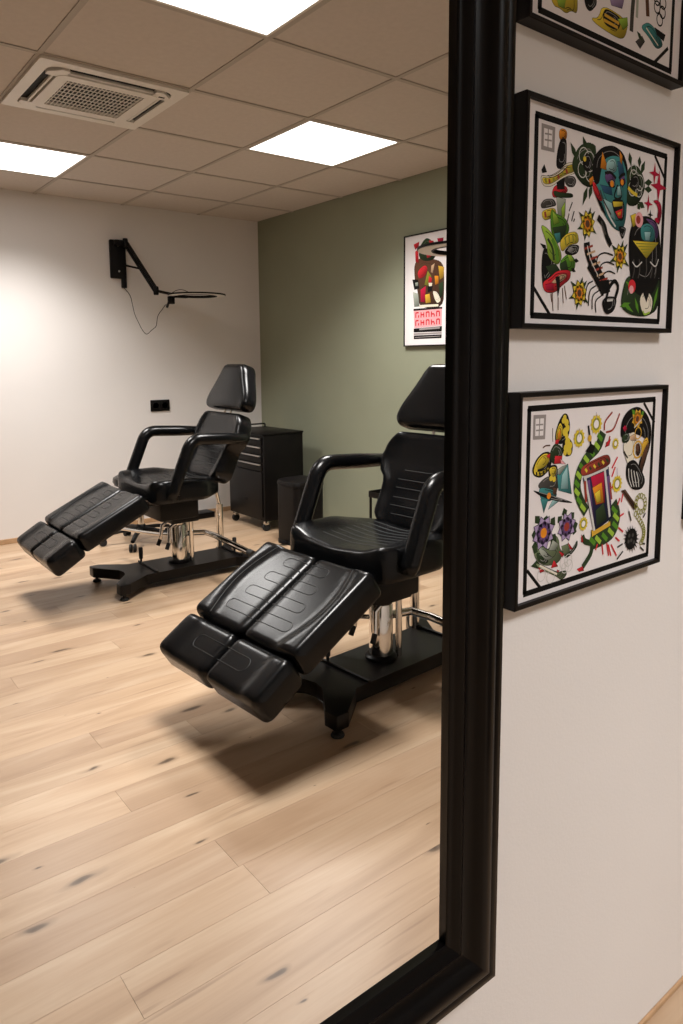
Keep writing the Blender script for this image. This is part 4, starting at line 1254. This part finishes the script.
def u_loop(v0, v1, u0, u1, n=8):
    """U-shaped stitch line open towards u0"""
    r = abs(v1 - v0) / 2
    s = 1 if u1 > u0 else -1
    c = (v0 + v1) / 2
    pts = [(v0, u) for u in lin(u0, u1 - s * r, 6)]
    for k in range(1, n):
        t = -math.pi / 2 + math.pi * k / n
        pts.append((c + r * math.sin(t), u1 - s * r + s * r * math.cos(t)))
    return pts + [(v1, u) for u in lin(u1 - s * r, u0, 6)]


def tattoo_chair(label, loc, leg_deg, foot_deg, turn=0.0):
    t = thing('tattoo_chair', label, 'tattoo chair', loc, 'black tattoo chairs', math.radians(turn))
    # --- leg rest: two long pads and two foot pads
    th = math.radians(leg_deg)
    d = (-math.cos(th), 0, -math.sin(th)); n = (-math.sin(th), 0, math.cos(th))
    hinge = Vector((-0.312, 0, 0.550))
    M = frame_M(hinge, d, n)
    LL, W = 0.383, 0.292
    end = hinge + Vector(d) * (LL + 0.006)
    tf = math.radians(foot_deg)
    d2 = (-math.cos(tf), 0, -math.sin(tf)); n2 = (-math.sin(tf), 0, math.cos(tf))
    M2 = frame_M(end, d2, n2)
    for s in (-1, 1):
        lo, hi = (0.003, W) if s > 0 else (-W, -0.003)
        def wid(v): return 0.085 - 0.045 * math.sin(math.pi * min(1, v / (LL * 0.95)))
        def bol(u, v):
            a = abs(u)
            return 0.013 * smooth01((a - (W - wid(v) - 0.03)) / 0.035) - 0.004 * smooth01((0.05 - a) / 0.05)
        p = pad_surface(LL, lambda v: lo, lambda v: hi, 0.088, 0.022, 0.03, bol).xf(M).build('leg_pad', 'leather', t, angle=80)
        loops = [u_loop(0.045 + k * 0.078, 0.085 + k * 0.078, s * 0.012, s * (0.115 + 0.02 * k), 8) for k in range(4)]
        edge = [(v, s * (W - wid(v) - 0.012)) for v in lin(0.02, LL - 0.02, 16)]
        stitches(loops + [edge], bol, M, p)
        def fbol(u, v): return 0.010 * smooth01((abs(u) - 0.19) / 0.04)
        p2 = pad_surface(0.172, lambda v: lo, lambda v: hi, 0.100, 0.026, 0.035, fbol).xf(M2).build('foot_pad', 'leather', t, angle=80)
        stitches([u_loop(0.055, 0.105, s * 0.012, s * 0.15, 8)], fbol, M2, p2)
    br = MB()
    for s in (-1, 1):
        br.tube([(-0.10, s * 0.12, 0.47), (-0.30, s * 0.12, 0.46), tuple(M @ Vector((0.18, -s * 0.12, -0.098))), tuple(M2 @ Vector((0.12, -s * 0.12, -0.100)))], 0.011, 8)
    br.build('leg_rest_bracket', 'black_metal', t)
    # --- seat
    Ms = frame_M((-0.258, 0, 0.582), (1, 0, 0), (0, 0, 1))
    def seat_h(u, v):
        a = abs(u)
        return 0.026 * smooth01((a - 0.13) / 0.11) * (0.35 + 0.65 * smooth01((0.34 - v) / 0.12)) - 0.010 * smooth01((0.16 - a) / 0.16)
    seat = pad_surface(0.458, lambda v: -0.275 + 0.10 * smooth01((v - 0.28) / 0.16), lambda v: 0.275 - 0.10 * smooth01((v - 0.28) / 0.16), 0.10, 0.024, 0.075, seat_h, 32, 30).xf(Ms).build('seat', 'leather', t, angle=80)
    stitches([[(v, u) for u in lin(-0.15, 0.15, 14)] for v in lin(0.10, 0.37, 8)], seat_h, Ms, seat)
    # --- backrest
    tb = math.radians(22)
    db = (math.sin(tb), 0, math.cos(tb)); nb = (-math.cos(tb), 0, math.sin(tb))
    Mb = frame_M((0.148, 0, 0.560), db, nb)
    LB = 0.405
    prof = [(0, 0.175), (0.06, 0.200), (0.14, 0.204), (0.19, 0.206), (0.235, 0.242), (0.275, 0.260), (0.32, 0.246), (0.405, 0.212)]
    def hw(v):
        for (a, x), (b_, y) in zip(prof, prof[1:]):
            if v <= b_: return x + (y - x) * smooth01((v - a) / (b_ - a))
        return prof[-1][1]
    def back_h(u, v):
        return 0.014 * smooth01((abs(u) - (hw(v) - 0.07)) / 0.05) + 0.012 * smooth01((0.16 - v) / 0.12) - 0.006 * smooth01((v - 0.2) / 0.1)
    back = pad_surface(LB, lambda v: -hw(v), hw, 0.095, 0.024, 0.045, back_h, 30, 34).xf(Mb).build('backrest', 'leather', t, angle=80)
    stitches([[(v, u) for u in lin(-0.12, 0.12, 12)] for v in (0.09, 0.125, 0.165, 0.20)] + [[(v, u) for u in lin(-0.10, 0.10, 12)] for v in (0.055, 0.24)], back_h, Mb, back)
    # --- headrest on two chrome rods
    tH = math.radians(20)
    dh = (math.sin(tH), 0, math.cos(tH)); nh = (-math.cos(tH), 0, math.sin(tH))
    oh = Mb @ Vector((LB + 0.018, 0, 0.008))
    Mh = frame_M(oh, dh, nh)
    hh = lambda v: 0.236 - 0.108 * smooth01((v - 0.03) / 0.25)
    head_h = lambda u, v: 0.012 * math.cos(min(1.57, abs(u) / 0.16 * 1.4)) 
    pad_surface(0.276, lambda v: -hh(v), hh, 0.092, 0.03, 0.055, head_h, 26, 26).xf(Mh).build('headrest', 'leather', t, angle=80)
    for s in (-1, 1):
        MB().cyl(Mb @ Vector((LB - 0.06, s * 0.035, -0.045)), Mh @ Vector((0.05, s * 0.035, -0.045)), 0.006, seg=10).build('headrest_rod', 'chrome', t)
    # --- armrests: padded bar, forward along the arm and down beside the seat
    for s in (-1, 1):
        y = s * 0.296
        path = arc_path([(0.285, y * 0.94, 0.802), (0.10, y, 0.812), (-0.045, y, 0.820), (-0.150, y, 0.570), (-0.168, y * 0.99, 0.515)], 0.06, 7)
        path = [path[0] + (path[0] - path[1]).normalized() * 0.012] + path[:1] + path[1:-1] + [path[-1]]
        rad = [0.016, 0.030] + [0.0345] * (len(path) - 4) + [0.034, 0.026]
        MB().tube(path, rad, 18, flat=0.92).build('armrest', 'leather', t, angle=80)
        MB().cyl((-0.12, s * 0.18, 0.515), (-0.12, s * 0.29, 0.515), 0.013, seg=12).build('armrest_bracket', 'black_metal', t)
    # --- housing under the seat, column
    hs = MB()
    hs.rbox((-0.165, -0.14, 0.362), (0.065, 0.14, 0.49), 0.012)
    hs.build('seat_housing', 'black_plastic', t)
    MB().rbox((0.05, -0.045, 0.462), (0.235, 0.045, 0.486), 0.006).build('rear_seat_bracket', 'black_metal', t)
    MB().tube([(0.12, 0, 0.45), (0.235, 0, 0.50), tuple(Mb @ Vector((0.10, 0, -0.105))), tuple(Mb @ Vector((0.30, 0, -0.102)))], 0.016, 10).build('back_support', 'black_metal', t)
    cm = MB().lathe([(0.062, 0.078), (0.062, 0.10), (0.056, 0.105), (0.050, 0.108)]); cm.build('column_collar', 'black_metal', t)
    MB().lathe([(0.046, 0.10), (0.046, 0.30), (0.043, 0.305), (0.043, 0.306), (0.034, 0.307), (0.034, 0.40)]).build('column', 'chrome', t)
    for s in (-1, 1):
        MB().cyl((0.062, s * 0.035, 0.085), (0.062, s * 0.035, 0.345), 0.013, seg=14).build('guide_rod', 'chrome', t)
    MB().rbox((-0.07, -0.075, 0.325), (0.095, 0.075, 0.37), 0.006).build('lift_bracket', 'black_metal', t)
    # rear gas strut
    MB().cyl((0.335, -0.13, 0.085), (0.335, -0.13, 0.36), 0.021, seg=18).build('rear_strut', 'chrome', t)
    MB().cyl((0.335, -0.13, 0.35), (0.30, -0.12, 0.50), 0.011, seg=14).build('strut_rod', 'chrome', t)
    # --- base: broad beam that forks into two feet at either end
    left = [(-0.325, 0.0), (-0.335, 0.05), (-0.438, 0.175), (-0.438, 0.235), (-0.385, 0.235), (-0.25, 0.125)]
    right = [(0.30, 0.125), (0.395, 0.235), (0.455, 0.235), (0.455, 0.175), (0.36, 0.05), (0.35, 0.0)]
    up_ = left + right
    out = up_ + [(x, -y) for x, y in up_[::-1] if y > 0]
    base = MB().prism(out, 0.034, 0.088)
    bm = bmesh.new()
    vs = [bm.verts.new(p) for p in base.v]
    for f in base.f: bm.faces.new([vs[i] for i in f])
    bmesh.ops.bevel(bm, geom=list(bm.edges), offset=0.004, segments=2, profile=0.5, affect='EDGES')
    bm.verts.index_update()
    b2 = MB().add([v.co[:] for v in bm.verts], [[v.index for v in f.verts] for f in bm.faces]); bm.free()
    b2.build('base', 'black_metal', t)
    for x, y in ((-0.408, 0.205), (-0.408, -0.205), (0.428, 0.205), (0.428, -0.205)):
        MB().lathe([(0.022, 0.0), (0.024, 0.004), (0.020, 0.012), (0.009, 0.016), (0.009, 0.036)], (x, y, 0), 16).build('foot', 'black_rubber', t)
    # --- pump lever (towards the mirror), release lever (away), brake pegs
    lv = MB().tube([(0.05, 0.0, 0.245), (0.16, 0.01, 0.235), (0.175, 0.10, 0.232), (0.175, 0.50, 0.212)], 0.0165, 12).build('pump_lever', 'chrome', t)
    MB().cyl((0.175, 0.485, 0.2127), (0.175, 0.528, 0.2105), 0.0195, seg=14).build('lever_grip', 'black_rubber', lv)
    lv = MB().tube([(0.02, -0.03, 0.235), (-0.06, -0.16, 0.225), (-0.155, -0.55, 0.205)], 0.0095, 12).build('release_lever', 'chrome', t)
    MB().cyl((-0.152, -0.54, 0.2055), (-0.165, -0.59, 0.203), 0.012, seg=14).build('lever_grip', 'black_rubber', lv)
    for dy in (-0.05, 0.045):
        lv = MB().tube([(-0.03, dy, 0.33), (-0.075, dy, 0.30), (-0.085, dy * 1.2, 0.215)], 0.010, 12).build('release_lever', 'chrome', t)
        MB().cyl((-0.085, dy * 1.2, 0.22), (-0.10, dy * 1.25, 0.185), 0.011, seg=12).build('lever_grip', 'black_rubber', lv)
    for x, y in ((-0.19, -0.095), (0.335, -0.085 + 0.13)):
        MB().tube([(x, -0.13, 0.094), (x, 0.13, 0.094)], 0.006, 10).build('brake_rod', 'black_metal', t)
        pg = MB().lathe([(0.006, 0.09), (0.006, 0.115), (0.011, 0.118), (0.0125, 0.175), (0.010, 0.182)], (x, y, 0), 12).build('brake_peg', 'black_rubber', t)
    return t


tattoo_chair('black leather tattoo chair standing in front of the white wall with the socket', (1.725, -3.140, 0), 26.5, 32)
tattoo_chair('black leather tattoo chair standing in front of the small black side table', (1.745, -1.410, 0), 29.5, 33, -4.0)


# ------------------------------------------------------------------ tool cabinet, bin, side table
cab = thing('tool_cabinet', 'black rolling tool cabinet with four drawers in the room corner', 'cabinet', (2.655, -3.975, 0))
CW, CD, CZ0, CZ1 = 0.255, 0.35, 0.075, 0.70       # half width along y, depth along +x
body = MB().rbox((0.012, -CW, CZ0), (CD, CW, CZ1), 0.006).build('body', 'black_cabinet', cab)
MB().rbox((-0.004, -CW - 0.006, CZ1 - 0.002), (CD + 0.004, CW + 0.006, CZ1 + 0.012), 0.005).build('top', 'black_cabinet', cab)
rim = MB().tube(arc_path([(0.02, -CW + 0.02, CZ1 + 0.008), (0.02, -CW + 0.02, CZ1 + 0.035), (CD - 0.02, -CW + 0.02, CZ1 + 0.035), (CD - 0.02, -CW + 0.02, CZ1 + 0.008)], 0.02), 0.006, 8).build('side_rail', 'black_cabinet', cab)
z = CZ1 - 0.012
for k in range(4):
    z0 = z - 0.062
    dr = MB().rbox((0.0, -CW + 0.022, z0), (0.016, CW - 0.022, z - 0.005), 0.002).build('drawer', 'black_cabinet', cab)
    MB().rbox((-0.012, -CW + 0.03, z - 0.020), (0.004, CW - 0.03, z - 0.0105), 0.003).build('handle', 'satin_steel', dr)
    z = z0
dd = MB().rbox((0.0, -CW + 0.022, CZ0 + 0.03), (0.016, CW - 0.022, z - 0.006), 0.003).build('door', 'black_cabinet', cab)
MB().rbox((-0.004, -0.03, CZ0 + 0.13), (0.002, 0.03, CZ0 + 0.15), 0.001).build('badge', 'black_plastic', dd)
for x in (0.04, CD - 0.04):
    for y in (-CW + 0.035, CW - 0.035):
        cs2 = MB().rbox((x - 0.016, y - 0.014, 0.045), (x + 0.016, y + 0.014, CZ0 + 0.002), 0.004).build('caster', 'chrome', cab)
        MB().cyl((x, y - 0.011, 0.028), (x, y + 0.011, 0.028), 0.028, seg=18).build('wheel', 'black_rubber', cs2)

bn = thing('pedal_bin', 'black pedal bin standing beside the rolling tool cabinet', 'bin', (2.715, -3.345, 0))
MB().prism(rr_outline(0.12, 0.125, 0.045), 0.012, 0.395).build('body', 'black_plastic', bn)
MB().prism(rr_outline(0.123, 0.128, 0.047), 0.0, 0.02).build('base_ring', 'black_rubber', bn)
ld = MB()
for (s_, z_) in ((0.123, 0.397), (0.124, 0.41), (0.118, 0.428), (0.095, 0.438)):
    ld.v += [(x, y, z_) for x, y in rr_outline(s_, s_ + 0.005, 0.045)]
nn = 28
ld.f = [tuple(range(nn - 1, -1, -1)), tuple(range(3 * nn, 4 * nn))]
for r_ in range(3):
    ld.f += [(r_ * nn + i, r_ * nn + (i + 1) % nn, (r_ + 1) * nn + (i + 1) % nn, (r_ + 1) * nn + i) for i in range(nn)]
ld.build('lid', 'black_plastic', bn)
MB().rbox((-0.165, -0.03, 0.012), (-0.10, 0.03, 0.022), 0.004).build('pedal', 'black_plastic', bn)

tb_ = thing('side_table', 'small black metal side table against the green wall under the poster', 'table', (2.955, -2.55, 0))
MB().rbox((-0.17, -0.165, 0.395), (0.17, 0.165, 0.403), 0.003).build('table_top', 'black_metal', tb_)
ring_prism(rr_outline(0.175, 0.17, 0.02), rr_outline(0.171, 0.166, 0.018), 0.395, 0.43).build('rim', 'black_metal', tb_)
MB().rbox((-0.16, -0.155, 0.115), (0.16, 0.155, 0.122), 0.003).build('shelf', 'black_metal', tb_)
for x in (-0.16, 0.16):
    for y in (-0.155, 0.155):
        MB().cyl((x, y, 0), (x, y, 0.40), 0.008, seg=10).build('leg', 'black_metal', tb_)

# ------------------------------------------------------------------ stool and stand by the white wall
st = thing('rolling_stool', 'black rolling stool with a chrome column behind the tattoo chair at the white wall', 'stool', (1.86, -4.02, 0))
MB().lathe([(0.0, 0.47), (0.14, 0.47), (0.168, 0.455), (0.172, 0.43), (0.160, 0.405), (0.0, 0.405)][1:-1]).build('seat', 'leather', st)
MB().lathe([(0.022, 0.10), (0.022, 0.24), (0.015, 0.242), (0.015, 0.41)]).build('column', 'chrome', st)
MB().lathe([(0.036, 0.075), (0.038, 0.09), (0.030, 0.125), (0.024, 0.13)]).build('hub', 'black_plastic', st)
for k in range(5):
    a = math.radians(72 * k + 197)
    ca, sa = math.cos(a), math.sin(a)
    lg = MB().tube([(0.02 * ca, 0.02 * sa, 0.10), (0.14 * ca, 0.14 * sa, 0.09), (0.25 * ca, 0.25 * sa, 0.068)], [0.02, 0.017, 0.014], 10, flat=0.8).build('leg', 'black_plastic', st)
    c = Vector((0.25 * ca, 0.25 * sa, 0.026)); w_ = Vector((-sa, ca, 0))
    for s in (-1, 1):
        MB().cyl(c + w_ * (s * 0.006), c + w_ * (s * 0.020), 0.026, seg=16).build('caster', 'black_rubber', lg)

sd = thing('equipment_stand', 'slim chrome stand on a low black base at the foot of the white wall', 'stand', (2.46, -4.47, 0))
MB().rbox((-0.19, -0.07, 0.0), (0.17, 0.06, 0.045), 0.006).build('base', 'black_metal', sd)
MB().cyl((-0.02, 0, 0.04), (-0.02, 0, 0.36), 0.008, seg=12).build('pole', 'chrome', sd)
MB().lathe([(0.012, 0.075), (0.024, 0.08), (0.024, 0.098), (0.012, 0.104)], (-0.02, 0, 0), 14).build('knob', 'black_plastic', sd)
MB().rbox((-0.075, -0.04, 0.355), (0.035, 0.04, 0.375), 0.006).build('pad', 'leather', sd)

# ------------------------------------------------------------------ wall socket
so = thing('wall_socket', 'black double wall socket plate on the white wall', 'socket', (2.273, Y_BACK, 0.892))
MB().rbox((-0.077, 0.0, -0.043), (0.077, 0.010, 0.043), 0.004).build('plate', 'black_plastic', so)
for s in (-1, 1):
    MB().lathe([(0.026, 0.0), (0.026, 0.003), (0.022, 0.003), (0.021, 0.0005)], seg=20).xf(Matrix.Translation((s * 0.037, 0.0095, 0)) @ Matrix.Rotation(math.radians(-90), 4, 'X')).build('outlet', 'black_metal', so)


# ------------------------------------------------------------------ wall mounted ring lamps
def ring_lamp(label, plate, out_dir, arm, ring, R_=0.195, psu=True, ring_dir=None):
    """plate: centre of the wall plate; out_dir: unit vector off the wall; arm: joints in world space; ring: centre of the ring"""
    t = thing('ring_lamp', label, 'lamp', plate, 'wall mounted ring lamps')
    o = Vector(plate)
    P = lambda p: tuple(Vector(p) - o)
    od = Vector(out_dir); al = Vector((0, 0, 1)).cross(od)
    B = Matrix(((al.x, od.x, 0), (al.y, od.y, 0), (0, 0, 1))).to_4x4()
    MB().rbox((-0.058, 0.0, -0.135), (0.058, 0.030, 0.135), 0.008).xf(B).build('wall_plate', 'black_plastic', t)
    for zz in (-0.085, 0.095):
        MB().cyl(B @ Vector((0, 0.028, zz)), B @ Vector((0, 0.033, zz)), 0.007, seg=12).build('screw', 'satin_steel', t)
    MB().rbox((-0.02, 0.03, 0.09), (0.035, 0.075, 0.13), 0.006).xf(B).build('pivot', 'black_plastic', t)
    off = Vector((0, 0, 0.020))
    for s in (-1, 1):
        MB().tube([P(Vector(p) + off * s) for p in arm], 0.0115, 8).build('arm_bar', 'black_metal', t)
    a0, a1 = Vector(arm[0]), Vector(arm[-1])
    spring = [P(a0.lerp(a1, 0.45 + 0.4 * k / 90) + Vector((0, 0, 0.013 * math.sin(k * 0.9))) + al * (0.013 * math.cos(k * 0.9))) for k in range(91)]
    MB().tube(spring, 0.0045, 5).build('spring', 'black_metal', t)
    br = a0.lerp(a1, 0.55)
    MB().tube([P(a0 + Vector((0, 0, -0.16))), P(br)], 0.007, 8).build('brace', 'black_metal', t)
    for p in arm: MB().lathe([(0.016, -0.03), (0.019, -0.02), (0.019, 0.02), (0.016, 0.03)], P(p), 14).build('joint', 'black_plastic', t)
    rc = Vector(ring)
    rd = (Vector((a1.x, a1.y, rc.z)) - rc).normalized()
    # ring head: black shell above, pale diffuser ring below
    n = 48
    def annulus(r0, r1, z0, z1, name, mat, parent):
        vs = []
        for rr_, z_ in ((r1, z0), (r1, z1), (r0, z1), (r0, z0)):
            vs += [P(rc + Vector((rr_ * math.cos(2 * math.pi * k / n), rr_ * math.sin(2 * math.pi * k / n), z_))) for k in range(n)]
        fs = [(q * n + k, q * n + (k + 1) % n, ((q + 1) % 4) * n + (k + 1) % n, ((q + 1) % 4) * n + k) for q in range(4) for k in range(n)]
        return MB().add(vs, fs).build(name, mat, parent)
    shell = annulus(R_ - 0.062, R_, 0.0, 0.010, 'ring_shell', 'black_plastic', t)
    annulus(R_ - 0.060, R_ - 0.004, -0.003, 0.002, 'diffuser', 'lamp_diffuser_off', shell)
    annulus(R_ - 0.067, R_ - 0.061, -0.006, 0.012, 'inner_rim', 'black_plastic', shell)
    near = rc + rd * (R_ - 0.02)
    MB().tube([P(a1), P(near + Vector((0, 0, 0.012))), P(rc + rd * (R_ - 0.11) + Vector((0, 0, 0.014)))], 0.010, 8).build('ring_bracket', 'black_metal', t)
    c0 = rc + rd * (R_ - 0.06)
    MB().rbox((-0.05, -0.022, -0.016), (0.05, 0.022, 0.0), 0.004).xf(Matrix.Translation(P(c0 - rd * 0.03))).build('control_box', 'black_plastic', shell)
    MB().rbox((-0.022, -0.018, -0.055), (0.022, 0.018, 0.0), 0.005).xf(Matrix.Translation(P(near + Vector((0, 0, -0.004))))).build('switch_box', 'black_plastic', t)
    MB().cyl(P(near + Vector((-0.02, 0, -0.05))), P(near + Vector((-0.035, 0, -0.085))), 0.009, seg=10).build('switch_knob', 'black_plastic', t)
    if psu:
        MB().rbox((-0.012 - 0.045, 0.0, -0.20), (-0.002 - 0.02, 0.028, -0.125), 0.005).xf(B).build('power_brick', 'black_plastic', t)
        s0 = Vector(B @ Vector((-0.038, 0.014, -0.20))) + o
        e0 = near + Vector((-0.03, 0, -0.085))
        ctrl = [(0, 0), (0.14, -0.05), (0.22, -0.19), (0.38, -0.30), (0.48, -0.34), (0.62, -0.30), (0.72, -0.28), (0.76, -0.20), (0.88, -0.155), (0.97, -0.12), (1, 0)]
        cab_ = [P(s0.lerp(e0, a) * 1.0 + Vector((0, 0, 0 if i in (0, len(ctrl) - 1) else (s0.z + b_) - s0.lerp(e0, a).z))) for i, (a, b_) in enumerate(ctrl)]
        MB().tube(arc_path(cab_, 0.03, 4), 0.0024, 6).build('cable', 'black_rubber', t)
    lp = [near + Vector((0, 0, 0.015)), near + Vector((0.02, 0, 0.04)) - rd * 0.02, rc + rd * (R_ - 0.10) + Vector((0, 0, 0.045)), rc + rd * (R_ - 0.16) + Vector((0, 0, 0.02)), rc + rd * (R_ - 0.17) - rd * 0.03 + Vector((0, 0, 0.01))]
    MB().tube(arc_path([P(p) for p in lp], 0.02, 4), 0.0022, 6).build('head_cable', 'black_rubber', t)
    return t


ring_lamp('black ring lamp on a jointed arm fixed to the white wall above the socket', (1.990, Y_BACK, 1.955), (0, 1, 0),
          [(2.035, Y_BACK + 0.055, 2.07), (2.19, Y_BACK + 0.20, 1.73)], (2.435, -4.215, 1.695), 0.205)
ring_lamp('black ring lamp reaching out from the green wall in front of the poster', (X_RIGHT, -1.15, 1.955), (-1, 0, 0),
          [(X_RIGHT - 0.055, -1.18, 2.07), (2.72, -1.32, 1.735)], (2.37, -1.575, 1.695), 0.205)
